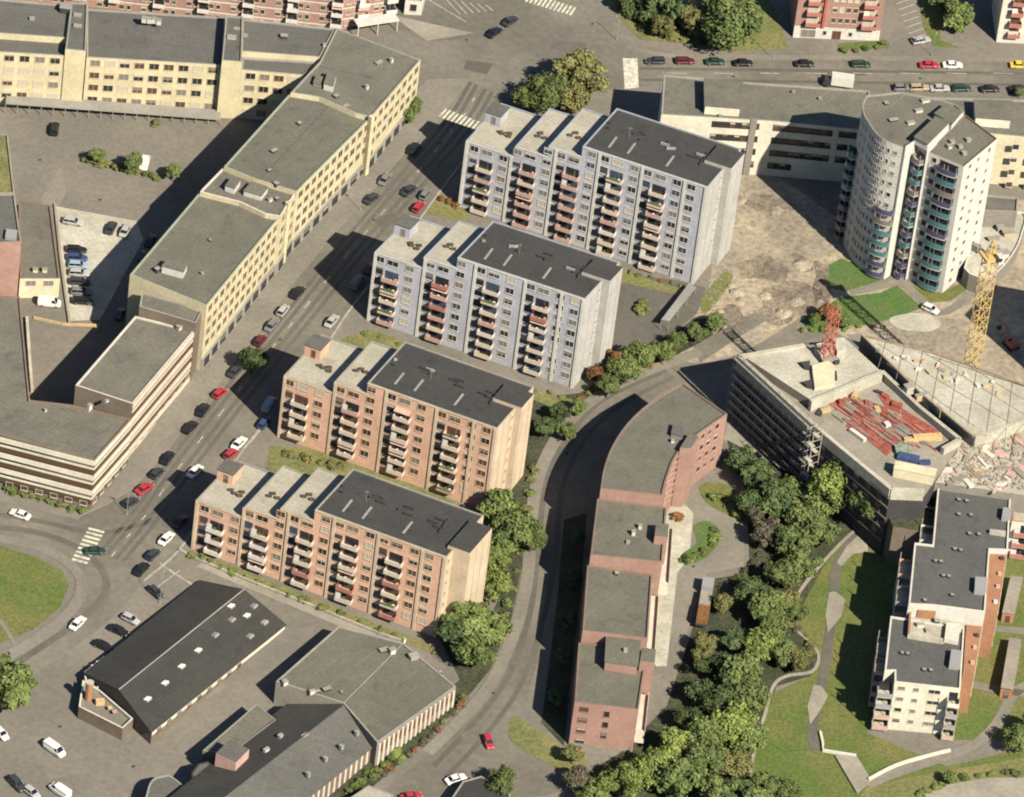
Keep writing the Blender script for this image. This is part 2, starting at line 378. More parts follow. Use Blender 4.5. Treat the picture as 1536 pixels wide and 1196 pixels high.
# pavements
sheet('pavement', LK + [(640, 120), (560, 200), (400, 370), (270, 545), (185, 650), (100, 745)], .12, 'pavement', edge=1)
ribbon('pavement', [(1050, 528), (960, 562), (890, 600), (840, 650), (808, 715), (796, 790), (792, 860), (775, 935), (745, 1010), (705, 1065), (640, 1130)], 2.6, .03, 'pavement', .1)
ribbon('pavement', [(-60, 800), (0, 808), (60, 822), (100, 843), (122, 872), (112, 908), (70, 948), (0, 990), (-60, 1015)], 2.4, .03, 'pavement', .09)
ribbon('pavement', [(-60, 732), (0, 745), (60, 762), (120, 775)], 2.2, .03, 'pavement', .09)
ribbon('pavement', [(940, 70), (1000, 84), (1100, 86), (1300, 88), (1600, 90)], 1.6, .03, 'pavement', .09)
ribbon('pavement', [(990, 133), (1100, 139), (1300, 147), (1600, 154)], 1.6, .03, 'pavement', .09)
ribbon('kerb', RK, .5, .02, 'kerb', .13)
ribbon('kerb', [(268, 826), (300, 842), (380, 875), (480, 915), (560, 948), (600, 962)], .5, .02, 'kerb', .5)
ribbon('path', [(300, 846), (380, 880), (480, 921), (560, 955)], 2.2, .03, 'concrete')
# bituminous patches of the courtyards and lots
sheet('asphalt_yard', [(935, 412), (1010, 420), (1060, 432), (1045, 470), (985, 520), (920, 530), (905, 470)], .03, 'asphalt_dark')
sheet('parking_deck', [(84, 310), (205, 332), (215, 360), (150, 480), (103, 482)], .05, 'concrete_light')
sheet('paving_lane', [(996, 690), (1120, 690), (1115, 850), (1060, 860), (1030, 950), (1010, 1060), (975, 1110), (960, 1100)], .03, 'pavement')
sheet('paving_lane', [(1094, 625), (1215, 712), (1190, 715), (1130, 690), (1085, 660)], .04, 'concrete')
sheet('patch', [(585, 22), (665, 40), (710, 50), (640, 62)], .05, 'concrete')
# construction ground, rubble
sheet('bare_earth', [(1090, 250), (1160, 262), (1275, 345), (1300, 400), (1250, 440), (1195, 480), (1110, 530), (1040, 545), (1020, 520), (1060, 440), (1070, 380)], .04, 'dirt', sm=True)
sheet('bare_earth', [(1400, 300), (1536, 300), (1600, 420), (1600, 600), (1300, 520), (1210, 480), (1250, 430), (1330, 430), (1420, 430)], .03, 'dirt')
sheet('path', [(1040, 520), (1110, 480), (1180, 445), (1195, 455), (1110, 505), (1050, 545)], .06, 'asphalt')
# lawns
sheet('lawn', [(1243, 398), (1262, 388), (1300, 404), (1330, 418), (1300, 428), (1270, 438), (1242, 432)], .07, 'grass_fresh')
sheet('lawn', [(1262, 446), (1320, 440), (1345, 428), (1385, 462), (1340, 478), (1300, 488), (1262, 490), (1215, 500), (1200, 480)], .07, 'grass_fresh')
sheet('lawn', [(1370, 430), (1412, 440), (1455, 418), (1465, 425), (1425, 452), (1395, 455)], .07, 'grass')
sheet('sand_pit', [(1335, 478), (1375, 470), (1405, 478), (1410, 490), (1390, 498), (1350, 494)], .08, 'concrete_light', sm=True)
ribbon('path', [(1275, 440), (1330, 428), (1355, 425), (1390, 458), (1420, 468), (1470, 430)], 2.0, .08, 'pavement')
sheet('lawn', [(-60, 815), (0, 820), (50, 835), (92, 855), (104, 878), (90, 912), (50, 945), (-60, 990)], .1, 'grass', sm=False)
ribbon('path', [(-20, 915), (5, 938), (22, 968)], .8, .13, 'pavement')
sheet('lawn', [(520, 505), (560, 495), (680, 545), (780, 580), (860, 600), (850, 622), (800, 600), (640, 560), (530, 535), (500, 520)], .07, 'grass_dry')
sheet('lawn', [(405, 670), (480, 672), (560, 695), (640, 735), (720, 770), (720, 790), (560, 740), (400, 705)], .07, 'grass_dry')
sheet('lawn', [(285, 826), (330, 842), (420, 878), (520, 918), (640, 965), (660, 985), (600, 962), (480, 915), (380, 875), (275, 834)], .07, 'grass_dry')
sheet('lawn', [(660, 290), (700, 310), (700, 335), (640, 320)], .07, 'grass_dry')
sheet('lawn', [(885, 395), (935, 408), (1040, 440), (1030, 446), (935, 425), (880, 412)], .07, 'grass_dry')
sheet('lawn', [(905, 0), (960, 60), (1040, 66), (1100, 78), (1180, 74), (1180, 60), (1140, -40), (880, -40)], .07, 'grass_dry')
sheet('lawn', [(770, 1075), (800, 1090), (850, 1125), (880, 1140), (860, 1162), (810, 1140), (765, 1110)], .07, 'grass_dry', sm=True)
sheet('lawn', [(1375, -20), (1420, -20), (1410, 60), (1440, 72), (1400, 70), (1385, 40)], .07, 'grass')
sheet('lawn', [(1220, 84), (1340, 86), (1340, 93), (1220, 91)], .05, 'grass_dry')
sheet('lawn', [(1256, 66), (1330, 60), (1332, 74), (1258, 74)], .07, 'grass')
sheet('ground_cover', [(660, 960), (735, 930), (755, 880), (735, 820), (740, 720), (790, 600), (870, 590), (1040, 480), (1100, 470), (1080, 500), (960, 560), (880, 600), (830, 650), (800, 710), (785, 780), (783, 850), (765, 935), (735, 1005), (690, 1060), (640, 1110), (560, 1180), (520, 1196), (440, 1250), (400, 1250), (560, 1130), (690, 1020)], .05, 'scrub')
sheet('ground_cover', [(1090, 660), (1190, 712), (1260, 690), (1350, 740), (1310, 780), (1230, 880), (1190, 935), (1225, 985), (1215, 1015), (1165, 1030), (1140, 1100), (1110, 1260), (850, 1260), (880, 1160), (930, 1130), (1000, 1060), (1040, 940), (1060, 870), (1125, 860), (1120, 740)], .06, 'scrub')
sheet('ground_cover', [(846, 780), (880, 770), (870, 900), (858, 1000), (846, 1120), (812, 1085), (826, 980), (838, 880)], .05, 'scrub')
sheet('lawn', [(1300, 768), (1335, 740), (1420, 740), (1420, 860), (1300, 1100), (1420, 1150), (1640, 1100), (1640, 1260), (1110, 1260), (1128, 1140), (1160, 1040), (1215, 1015), (1228, 985), (1190, 935), (1235, 850)], .08, 'grass')
sheet('lawn', [(1640, 800), (1640, 1110), (1480, 1110), (1420, 1110), (1430, 1040), (1470, 850), (1520, 780)], .081, 'grass')
sheet('lawn', [(1300, 1180), (1400, 1160), (1640, 1120), (1640, 1260), (1250, 1260)], .11, 'grass_dry')
sheet('bare_earth', [(1380, 1196), (1420, 1178), (1480, 1168), (1640, 1165), (1640, 1300), (1360, 1300)], .14, 'concrete')
sheet('flower_bed', [(1050, 728), (1085, 726), (1110, 745), (1118, 765), (1100, 775), (1060, 755)], .09, 'grass', sm=True)
sheet('flower_bed', [(1040, 790), (1060, 782), (1078, 795), (1076, 818), (1050, 842), (1018, 845), (1025, 830), (1045, 815)], .09, 'grass_fresh', sm=True)
# footpaths on the lower right lawns
ribbon('path', [(1312, 770), (1275, 815), (1255, 850), (1250, 900), (1243, 960), (1234, 1020), (1222, 1075), (1218, 1100), (1222, 1125)], 2.0, .13, 'asphalt_dark')
sheet('gravel_patch', [(1300, 800), (1285, 806), (1270, 820), (1255, 845), (1262, 850), (1280, 832), (1302, 828)], .16, 'concrete')
sheet('gravel_patch', [(1243, 890), (1252, 888), (1268, 900), (1262, 925), (1242, 950), (1238, 925)], .16, 'concrete')
sheet('gravel_patch', [(1220, 1028), (1232, 1030), (1242, 1045), (1233, 1062), (1215, 1088), (1211, 1060)], .16, 'concrete')
ribbon('footpath_edge', [(1318, 768), (1262, 815), (1205, 880), (1185, 920), (1190, 942), (1215, 965), (1228, 985), (1218, 1008), (1180, 1015), (1160, 1030), (1148, 1070), (1133, 1120), (1125, 1160)], .7, .1, 'concrete', .15)
ribbon('path', [(1300, 1178), (1350, 1158), (1420, 1135), (1470, 1112), (1500, 1080), (1522, 1040), (1560, 1020)], 2.4, .15, 'pavement')
ribbon('path', [(1430, 1022), (1480, 1032), (1560, 1045)], 2.2, .15, 'pavement')
ribbon('path', [(1475, 942), (1560, 950)], 2.0, .15, 'pavement')
ribbon('low_wall', [(1302, 1172), (1345, 1150), (1400, 1134), (1425, 1128)], .5, .15, 'white_trim', .6)
ribbon('low_wall', [(1230, 1100), (1234, 1118), (1234, 1128), (1284, 1136)], .5, .15, 'white_trim', .5, sm=False)
sheet('patio', [(1003, 757), (1022, 752), (1040, 770), (1034, 835), (1016, 860), (1008, 930), (1000, 1000), (984, 1000), (960, 960)], .06, 'concrete_light')
ribbon('low_wall', [(40, 480), (44, 540), (48, 590)], .6, .05, 'concrete_light', .9, sm=False)
ribbon('low_wall', [(50, 478), (95, 488), (150, 490)], .3, .05, 'timber', .5, sm=False)
ribbon('low_wall', [(82, 308), (92, 400), (104, 485)], .5, .05, 'concrete', .5, sm=False)
sheet('grass_tuft', [(1052, 450), (1085, 410), (1098, 420), (1060, 470)], .06, 'grass_dry', sm=True)
# wide outdoor stairs
stb = MB()
A, B_, C_, D_ = [P2(g(x, y)) for x, y in ((1252, 1136), (1284, 1136), (1308, 1172), (1285, 1192))]
for i in range(14):
    t0, t1 = i/14, (i+1)/14
    q = [A.lerp(D_, t0), B_.lerp(C_, t0), B_.lerp(C_, t1), A.lerp(D_, t1)]
    stb.prism(q, lambda x, y: zg(x, y), max(zg(p.x, p.y) for p in q)+.2+.05*(13-i)*.3)
stru('stairs', stb, 'concrete')
# zebra crossings
def zebra(a, b, n, wpx):
    bz = MB(); A, B2 = P2(g(*a)), P2(g(*b)); d = (B2-A); L = d.length; d.normalize(); nn = Vector((-d.y, d.x))
    for i in range(n):
        p = A+d*(L*(i+.5)/n); s = L/n*.27
        q = [p-d*s-nn*wpx/2, p+d*s-nn*wpx/2, p+d*s+nn*wpx/2, p-d*s+nn*wpx/2]
        bz.face([(v.x, v.y, zg(v.x, v.y)+.045) for v in q])
    stru('crosswalk', bz, 'white_line')
zebra((655, 166), (722, 192), 11, 3.4); zebra((790, -4), (862, 18), 12, 3.4); zebra((118, 845), (146, 793), 9, 3.4)
sheet('crosswalk', [(934, 88), (956, 88), (958, 132), (937, 134)], .05, 'white_line')
def mark(pts, w=.14):
    ribbon('road_marking', pts, w, .05, 'white_line', sm=False)
for k in range(7):
    mark([(1345+k*3.5, 6+k*9), (1368+k*3.5, -2+k*9)])
mark([(640, -2), (700, 34)]); 
for k in range(6): mark([(668+k*12, -2+k*2), (690+k*10, 22+k*-1)])
for k in range(8):
    mark([(1000+k*70, 110), (1030+k*70, 111)])
mark([(270, 856), (232, 884)]); mark([(395, 640), (375, 665)])
for k in range(5): mark([(240+k*14, 845+k*9), (262+k*14, 862+k*9)])
for pts in ([(1105, 395), (1150, 380), (1185, 400), (1170, 425), (1120, 420)], [(1150, 430), (1200, 420), (1235, 440), (1215, 470), (1165, 490), (1135, 470)], [(1190, 385), (1215, 388), (1222, 402), (1200, 408)], [(1110, 300), (1160, 292), (1200, 310), (1150, 325)], [(1060, 470), (1110, 455), (1120, 480), (1070, 500)], [(1225, 395), (1245, 400), (1240, 455), (1222, 450)]):
    q = []
    for (xa, ya), (xb, yb) in zip(pts, pts[1:]+pts[:1]):
        for t in (0, .33, .66): q.append((xa+(xb-xa)*t+random.uniform(-5, 5), ya+(yb-ya)*t+random.uniform(-4, 4)))
    sheet('soil_patch', q, .065, 'soil', sm=True)
# wheel tracks, patches and covers on the roads
def mid(a, b, t): return [(x0*(1-t)+x1*t, y0*(1-t)+y1*t) for (x0, y0), (x1, y1) in zip(a, b)]
CL = [(165, 835), (215, 775), (275, 690), (345, 600), (400, 530), (455, 462), (520, 380), (580, 310), (640, 240), (690, 180), (720, 130)]
for dx in (-14, -5, 8, 18): ribbon('tyre_track', [(x+dx, y+dx*.5) for x, y in CL], .9, .032, 'asphalt_dark')
for k in range(22):
    t = k/22*(len(CL)-1); i = int(t); f = t-i; x = CL[i][0]*(1-f)+CL[i+1][0]*f; y = CL[i][1]*(1-f)+CL[i+1][1]*f
    x2 = x+(CL[i+1][0]-CL[i][0])*.12; y2 = y+(CL[i+1][1]-CL[i][1])*.12; mark([(x+2, y), (x2+2, y2)], .16)
ribbon('tyre_track', [(-20, 790), (60, 800), (130, 830), (160, 880), (120, 930), (40, 985), (-30, 1030)], 1.6, .032, 'asphalt_dark')
ribbon('tyre_track', [(-30, 768), (60, 782), (150, 800), (230, 780)], 1.4, .032, 'asphalt_dark')
for y0 in (103, 120): ribbon('tyre_track', [(960, y0), (1200, y0+3), (1560, y0+8)], 1.0, .032, 'asphalt_dark')
ribbon('tyre_track', [(1000, 556), (905, 600), (850, 660), (818, 730), (808, 820), (795, 920), (765, 1010), (715, 1080), (650, 1150)], 1.2, .032, 'asphalt_dark')
ribbon('tyre_track', [(1010, 566), (925, 612), (872, 668), (842, 740), (834, 830), (815, 930), (785, 1020), (735, 1095), (670, 1165)], 1.1, .032, 'asphalt_dark')
for pts in ([(250, 740), (272, 742), (262, 762), (240, 758)], [(560, 330), (590, 318), (600, 330), (572, 345)], [(830, 60), (880, 66), (876, 82), (826, 74)], [(700, 90), (740, 96), (730, 112), (695, 104)], [(120, 1050), (160, 1040), (172, 1060), (130, 1072)], [(300, 1040), (330, 1020), (342, 1030), (312, 1050)], [(690, 1100), (715, 1092), (720, 1108), (696, 1116)], [(90, 250), (60, 300), (75, 330), (100, 290)], [(1240, 104), (1300, 106), (1300, 114), (1240, 112)], [(60, 1140), (120, 1130), (130, 1160), (70, 1170)]):
    sheet('road_patch', pts, .034, random.choice(['asphalt_dark', 'asphalt', 'pavement']))
for x, y in ((300, 660), (420, 510), (560, 330), (660, 215), (250, 780), (800, 110), (1100, 115), (1380, 118), (850, 680), (800, 860), (740, 1040), (90, 1090), (200, 1150), (150, 300), (60, 240), (60, 870), (1040, 850), (700, 60)):
    b = MB(); p = g(x, y); b.prism([(p.x+.38*math.cos(i*.785), p.y+.38*math.sin(i*.785)) for i in range(8)], lambda a, c: zg(a, c), lambda a, c: zg(a, c)+.045); stru('manhole_cover', b, 'grey_dark')
# dirt heaps and holes on the site
def heap(name, px, py, r, h, mat, kind='structure'):
    c = g(px, py); b = MB(); n = 14; rings = []
    for k, (rr, hh) in enumerate(((1, 0), (.7, .45), (.4, .85), (.12, 1))):
        rings.append([(c.x+r*rr*math.cos(6.283*i/n)*random.uniform(.82, 1.15), c.y+r*rr*math.sin(6.283*i/n)*random.uniform(.82, 1.15), c.z+h*hh*random.uniform(.8, 1.1)-(.2 if k == 0 else 0)) for i in range(n)])
    for a, bb in zip(rings, rings[1:]):
        for i in range(n): j = (i+1) % n; b.face([a[i], a[j], bb[j], bb[i]])
    b.face(rings[-1]); return b
for (px, py, r, h) in ((1203, 397, 2.6, .8), (1165, 315, 2, .5), (1112, 300, 1.6, .5), (1175, 470, 2.2, .9), (1148, 445, 1.8, .6), (1105, 440, 2.0, .9), (1098, 430, 1.3, .7), (1112, 452, 1.5, .8), (1080, 468, 1.2, .5), (1195, 452, 2.2, .7)):
    stru('soil_heap', heap('', px, py, r, h, ''), 'dirt')
rb = MB()
for i in range(700):
    px, py = random.choice([(random.uniform(1060, 1230), random.uniform(400, 500)), (random.uniform(1100, 1260), random.uniform(290, 400))])
    p = g(px, py); s = random.uniform(.12, .42)
    rb.box((p.x, p.y, p.z-.05), s, s*random.uniform(.5, 1.3), s*.6, random.random()*3)
tag(new_obj('loose_stones', rb.mesh('loose_stones', ['dirt'])), kind='stuff')
# ------------------------------------------------------------------ slab blocks
BALC = {}
def balcony_mesh(w, col, side, door='g_dark'):
    v = random.choice((0, 0, 0, 1, 2, 3, 5, 5, 4)); k = (round(w, 1), col, side, door, v)
    if k in BALC: return BALC[k]
    b = MB()
    def bx(x0, x1, y0, y1, z0, z1, m): b.prism([(x0, y0), (x1, y0), (x1, y1), (x0, y1)], z0, z1, m, None, True, True)
    bx(-w/2, w/2, -1.35, .02, -.12, .04, 1)
    bx(-w/2, w/2, -1.40, -1.33, .0, 1.0, 0)
    bx(-w/2, -w/2+.07, -1.33, .0, .04, 1.0, 0); bx(w/2-.07, w/2, -1.33, 0, .04, 1.0, 0)
    bx(w/2-1.3, w/2-1.24, -.02, 0, 0.04, 2.1, 1)
    b.face([(-w/2+.3, -.02, .05), (w/2-.25, -.02, .05), (w/2-.25, -.02, 2.15), (-w/2+.3, -.02, 2.15)], 2)
    rn = random.Random(hash(str(k)) if False else v*13+int(w*10))
    for i in range((0, 2, 3, 1, 4, 2)[v]):
        x = rn.uniform(-w/2+.4, w/2-.4); bx(x-.22, x+.22, -1.1, -.7, .04, rn.uniform(.5, 1.25), 3+i % 3)
    if v == 4: bx(-w/2+.1, w/2-.3, -1.55, -1.38, .78, 1.08, 5)
    if v == 3: b.face([(-w/2, -1.3, 2.05), (w/2, -1.3, 2.05), (w/2, -.02, 2.5), (-w/2, -.02, 2.5)], 4)
    if v == 2: b.face([(-w/2+.1, -1.36, 1.02), (-w/2+1.3, -1.36, 1.02), (-w/2+1.3, -1.36, 2.3), (-w/2+.1, -1.36, 2.3)], 3)
    BALC[k] = b.mesh('balcony', [col, side, door, 'b_white', 'b_pink', 'leaf']); return BALC[k]
M['b_cream'] = wall('cream_balcony_front', (.66, .58, .46)); M['b_pink'] = wall('pink_balcony_front', (.55, .34, .27))
M['b_red'] = wall('red_balcony_front', (.46, .15, .12)); M['b_white'] = wall('white_balcony_front', (.72, .69, .62))
M['b_grey'] = wall('grey_balcony_front', (.34, .33, .33)); M['b_green'] = wall('green_balcony_front', (.30, .40, .34))
M['door_teal'] = M['g_dark']
def slab_block(label, FL, FR, FRb, back, vf, vb, splits, nst, wm, pil, sidew, balcs, fglass, frame, bump, seedv, joint_mat):
    random.seed(seedv)
    top = zr(FR, FRb); n = len(splits)
    L0 = P2(gz(*FL, top-2.8*n)); R0 = P2(gz(*FR, top)); u = (R0-L0); Ln = u.length; u.normalize()
    v = (P2(gz(*vb, top))-P2(gz(*vf, top))); D = v.length; v.normalize()
    at = lambda a, b: L0+u*a+v*b
    B = Bld('apartment_block', label, 'apartment block', at(Ln/2, D/2), 'long parallel slab apartment blocks')
    cuts = [0]+[Ln*(s-FL[0])/(FR[0]-FL[0]) for s in splits]+[Ln]
    lev = [top-2.8*(n-i) for i in range(n+1)]
    # wall: stepped profile
    b = MB()
    prof = []
    for i in range(n+1): prof += [(cuts[i], lev[i]), (cuts[i+1], lev[i])]
    for side in (0, D):
        for i in range(n+1):
            q = [at(cuts[i], side), at(cuts[i+1], side)]
            z0 = [zg(*p)-.5 for p in q]
            f = [(*q[0], z0[0]), (*q[1], z0[1]), (*q[1], lev[i]), (*q[0], lev[i])]
            b.face(f if side == 0 else f[::-1], 0)
    for a, z0a, z1a in [(0, None, lev[0])]+[(cuts[i+1], lev[i], lev[i+1]) for i in range(n)]:
        p, q = at(a, 0), at(a, D)
        f = [(*q, zg(*q)-.5 if z0a is None else z0a-.5), (*p, zg(*p)-.5 if z0a is None else z0a-.5), (*p, z1a), (*q, z1a)]
        b.face(f, 0)
    p, q = at(Ln, 0), at(Ln, D)
    b.face([(*p, zg(*p)-.5), (*q, zg(*q)-.5), (*q, top), (*p, top)], 2)
    for i in range(n+1):   # parapets
        poly = [at(cuts[i], 0), at(cuts[i+1], 0), at(cuts[i+1], D), at(cuts[i], D)]
        inn = inset(poly, .28); poly = ccw(poly)
        for k in range(4):
            j = (k+1) % 4
            b.face([(*poly[k], lev[i]), (*poly[j], lev[i]), (*inn[j], lev[i]), (*inn[k], lev[i])], 1)
            b.face([(*inn[j], lev[i]-.3), (*inn[k], lev[i]-.3), (*inn[k], lev[i]), (*inn[j], lev[i])], 1)
        r = MB(); r.face([(*p_, lev[i]-.29) for p_ in inn]); B.part('roof', r, ['roof_dark' if i == n else 'roof_light'])
    B.part('wall', b, [wm, 'trim_grey' if wm != 'blue_grey' else 'trim_blue', sidew])
    ang = math.atan2(u.y, u.x)
    # bump (stair tower)
    a0, a1, b0_, b1_ = bump
    bb = MB(); bb.prism([at(Ln+a0, b0_), at(Ln+a1, b0_), at(Ln+a1, b1_), at(Ln+a0, b1_)], lambda x, y: zg(x, y)-.5, top+.55, 0, 1)
    st_ = B.part('stair_tower', bb, [sidew, 'roof_dark'])
    # pilasters
    pitch = (Ln*.965)/nst if nst == 4 else Ln/ nst * .985
    # module positions in metres: [recess | balcony | window | pilaster]
    step = (Ln*.80-Ln*.09)/(nst-1)*1.0
    cs = [Ln*.092+i*(Ln*(1-.092-.195)/(nst-1)) for i in range(nst)]
    def lev_at(a):
        for i in range(n+1):
            if a <= cuts[i+1]: return lev[i]
        return top
    for i, c in enumerate(cs):
        ed = cs[i+1]-3.65 if i+1 < nst else None
        for a in ([c-4.2] if i else [.35])+([Ln-.35, Ln-5.2] if i == nst-1 else []):
            z1 = lev_at(a)-.35; q = at(a, 0); pm = MB()
            pm.prism([at(a-.32, -.22), at(a+.32, -.22), at(a+.32, .02), at(a-.32, .02)], zg(*q)-.4, z1, 0, None, True)
            B.part('pilaster', pm, [pil])
    # floor joints
    cg = MB()
    for i in range(n+1):
        a, e = cuts[i], cuts[i+1]
        cg.prism([at(a+.02, -.12), at(e, -.12), at(e, .02), at(a+.02, .02)], lev[i]-.34, lev[i]-.02, 0, None, True, True)
    B.part('cornice', cg, [pil])
    for i, c in enumerate(cs):
        for kind, off, w in (('rec', -2.95, 1.75), ('bal', 0, 3.6), ('win', 3.9, 1.75))+((('win', 7.2, 1.75),) if i == nst-1 else ()):
            a = c+off
            if a < 1.1: a = 1.15
            zt = lev_at(a+ (1 if kind != 'rec' else -.6))
            if kind == 'bal': zt = min(lev_at(a-1.8), lev_at(a+1.8))
            q = at(a, 0)
            k = 0; tint = random.choice(balcs)
            while True:
                z = zt-.72-k*2.8-1.45
                if z < zg(*q)+.5: break
                if kind == 'bal' and k == 0:
                    B.inst('window', win_mesh(2.6, 1.45, frame, random.choice(fglass), bar=True), (*at(a, 0), z), ang)
                elif kind == 'bal':
                    col = tint if random.random() < .55 else random.choice(balcs)
                    B.inst('balcony', balcony_mesh(w, col, 'b_cream' if random.random() < .5 else 'b_grey', random.choice(fglass[:5])), (*at(a, 0), z-.85), ang)
                elif kind == 'rec' and k:
                    B.inst('window', win_mesh(1.95, 1.95, frame if random.random() < .3 else 'b_grey', random.choice(['g_blue', 'g_dark', 'g_dark', 'g_brown' if wm != 'blue_grey' else 'g_blue']), bar=False), (*at(a, 0), z-.35), ang)
                else:
                    B.inst('window', win_mesh(1.95, 1.55, frame, random.choice(fglass)), (*at(a, 0), z), ang)
                k += 1
    # end wall panels
    ep = MB(); angv = math.atan2(v.y, v.x)
    for t in (.25, 3.2, 6.2, 9.2, 12.2, 15.2):
        if t > D-.3: break
        if b0_-.6 < t < b1_+.1: off = a1
        else: off = 0
        ep.prism([at(Ln+off-.02, t), at(Ln+off-.02, t+.14), at(Ln+off+.04, t+.14), at(Ln+off+.04, t)], zg(*at(Ln, t))-.3, top-.35, 0)
    B.part('panel_joint', ep, [joint_mat])
    # end wall windows (narrow stair lights)
    for k in range(7):
        q = at(Ln, b0_-1.1 if b0_ > 4 else 1.2)
        if top-2.4-k*2.8 > zg(*q)+1: B.inst('window', win_mesh(.8, 1.1, frame, 'g_mid'), (*q, top-2.4-k*2.8), angv)
    # lift house on the low end
    lz = lev[0]-.29
    h = MB(); h.prism([at(.1, D*.52), at(3.7, D*.52), at(3.7, D*.76), at(.1, D*.76)], lz, lz+2.7, 0, 1)
    h.prism([at(-.1, D*.51), at(3.9, D*.51), at(3.9, D*.77), at(-.1, D*.77)], lz+2.7, lz+2.9, 1, None, True, True)
    lh = B.part('lift_house', h, [wm if wm == 'blue_grey' else 'peach', 'roof_slate'])
    dq = at(2.2, D*.52)
    d = new_obj('door', win_mesh(1.0, 2.0, 'b_grey' if wm == 'blue_grey' else 'orange_brick', 'g_mid' if wm == 'blue_grey' else 'g_brown'), lh, Vector((*dq, lz+.1))-B.org); d.rotation_euler = (0, 0, ang)
    # vents
    for i in range(n+1):
        A0, A1 = cuts[i], cuts[i+1]
        z = lev[i]-.29
        if i < n:
            for (fa, fb) in ((.35, .43), (.52, .37), (.30, .36)) if i else ((.42, .42), (.5, .38), (.6, .43), (.62, .36)):
                q = at(A0+(A1-A0)*fa+random.uniform(-.2, .2), D*fb+random.uniform(-.3, .3))
                vb_ = MB(); vb_.box((*q, z), 1.1, .5, .55, ang+.4, 0); B.part('roof_vent', vb_, ['vent_brown'])
        else:
            for fa, fb in ((.04, .62), (.06, .52), (.27, .60), (.30, .66), (.34, .56), (.50, .60), (.53, .66), (.56, .54), (.74, .55), (.78, .62), (.80, .50)):
                q = at(A0+(A1-A0)*fa, D*fb+random.uniform(-.5, .5))
                vb_ = MB(); vb_.box((*q, z), 2.0 if fa > .2 else .7, .35, .5, ang+random.choice([0, 0, .5]), 0); B.part('roof_vent', vb_, [random.choice(['metal_dark', 'metal_dark', 'metal_dark', 'b_grey'])])
            for fa in (.16, .31, .62):
                q = at(A0+(A1-A0)*fa, D*.3); vb_ = MB(); vb_.box((*q, z), .5, 4.5, .03, ang+.0, 0); B.part('roof_stain_strip', vb_, ['trim_grey'])
    pb = MB(); q = at(Ln-5.2, D*.55); pb.box((*q, top-.29), .3, D*.3, .5, ang, 0); B.part('roof_upstand', pb, ['grey_dark'])
    # aerial mast
    q = at(Ln*.6, D*.5); am = MB(); am.tube((*q, top-.3), (*q, top+2.5), .04); am.tube((q.x-.5, q.y, top+2.2), (q.x+.5, q.y, top+2.2), .03); B.part('aerial', am, ['metal'])
    B.finish()
    print('BLOCK', label[:30], 'len', round(Ln, 1), 'depth', round(D, 1), 'top', round(top, 1), 'hR', round(top-zg(*R0), 1), 'left h', round(lev[0]-zg(*L0), 1), 'pxleft', round(lev[0]-zr(FL, FL), 1))
    return B
BL = ['g_dark', 'g_dark', 'g_blue', 'g_blue', 'g_dark', 'g_mid', 'g_mid', 'g_pale']
OR = ['g_dark', 'g_brown', 'g_brown', 'g_brown', 'g_dark', 'g_mid', 'g_brown', 'g_pale']
slab_block('blue grey slab block furthest up the street, beside the dirt lot', (699, 211), (1062, 281), (1035, 426), None, (870, 217), (921, 160), (773, 822, 872), 5,
           'blue_grey', 'white_wall', 'stone_pale', ['b_cream', 'b_cream', 'b_pink', 'b_pink', 'b_white'], BL, 'white_wall', (-4.6, 1.6, 8.3, 15.2), 1, 'trim_blue')
slab_block('blue grey slab block with a red balcony, second from the top', (562, 378), (878, 449), (856, 582), None, (685, 384), (738, 329), (635, 685), 4,
           'blue_grey', 'white_wall', 'stone_pale', ['b_cream', 'b_pink', 'b_pink', 'b_cream', 'b_red', 'b_white'], BL, 'white_wall', (-4.8, 1.7, 8.0, 14.0), 2, 'trim_blue')
slab_block('peach slab block with two pale roof strips, third down the street', (426, 563), (746, 643), (729, 767), None, (550, 576), (606, 514), (501, 550), 4,
           'peach', 'peach_pale', 'peach_pale', ['b_cream', 'b_white', 'b_cream', 'b_red', 'b_cream', 'b_pink'], OR, 'peach_pale', (-5.2, 1.4, 8.4, 14.2), 3, 'trim_grey')
slab_block('peach slab block with three pale roof strips, nearest the dark roofed shed', (294, 750), (670, 836), (655, 957), None, (471, 763), (528, 701), (367, 420, 471), 5,
           'peach', 'peach_pale', 'peach_pale', ['b_cream', 'b_white', 'b_grey', 'b_red', 'b_cream', 'b_pink', 'b_red'], OR, 'peach_pale', (-1.3, 3.6, 3.0, 13.0), 4, 'trim_grey')
random.seed(5)
# ------------------------------------------------------------------ yellow office, top left
def line(b, zl): return P2(gz(*b, zl))
ZT = zr((125, 76), (119, 165)); Zm, Zu, Zt = ZT-2.2, ZT-.8, ZT-2.0
B = Bld('office_building', 'yellow rendered office block with two stair towers above the car court', 'office building', P2(g(240, 130)))
def px(pts, z): return [P2(gz(x, y, z)) for x, y in pts]
B.block(px([(130, 86), (334, 98), (338, 26), (130, 13)], Zm), Zm, 'cream_yellow', 'roof_slate', 'trim_grey')
B.block(px([(-70, 74), (99, 84), (101, 62), (-70, 50)], Zt), Zt, 'cream_yellow', 'roof_slate', 'trim_grey')
B.block(px([(-70, 45), (99, 57), (107, 8), (-70, -8)], Zu), Zu, 'cream_yellow', 'roof_slate', 'trim_grey')
B.block(px([(98, 74), (129, 77), (132, 4), (107, 3)], ZT), ZT, 'cream_yellow', 'roof_slate', 'trim_grey', name='stair_tower')
B.block(px([(333, 91), (363, 93), (365, 25), (339, 23)], ZT+.2), ZT+.2, 'cream_yellow', 'roof_slate', 'trim_grey', name='stair_tower')
B.block(px([(362, 105), (455, 113), (478, 93), (364, 86)], Zt), Zt, 'cream_yellow', 'roof_slate', 'trim_grey')
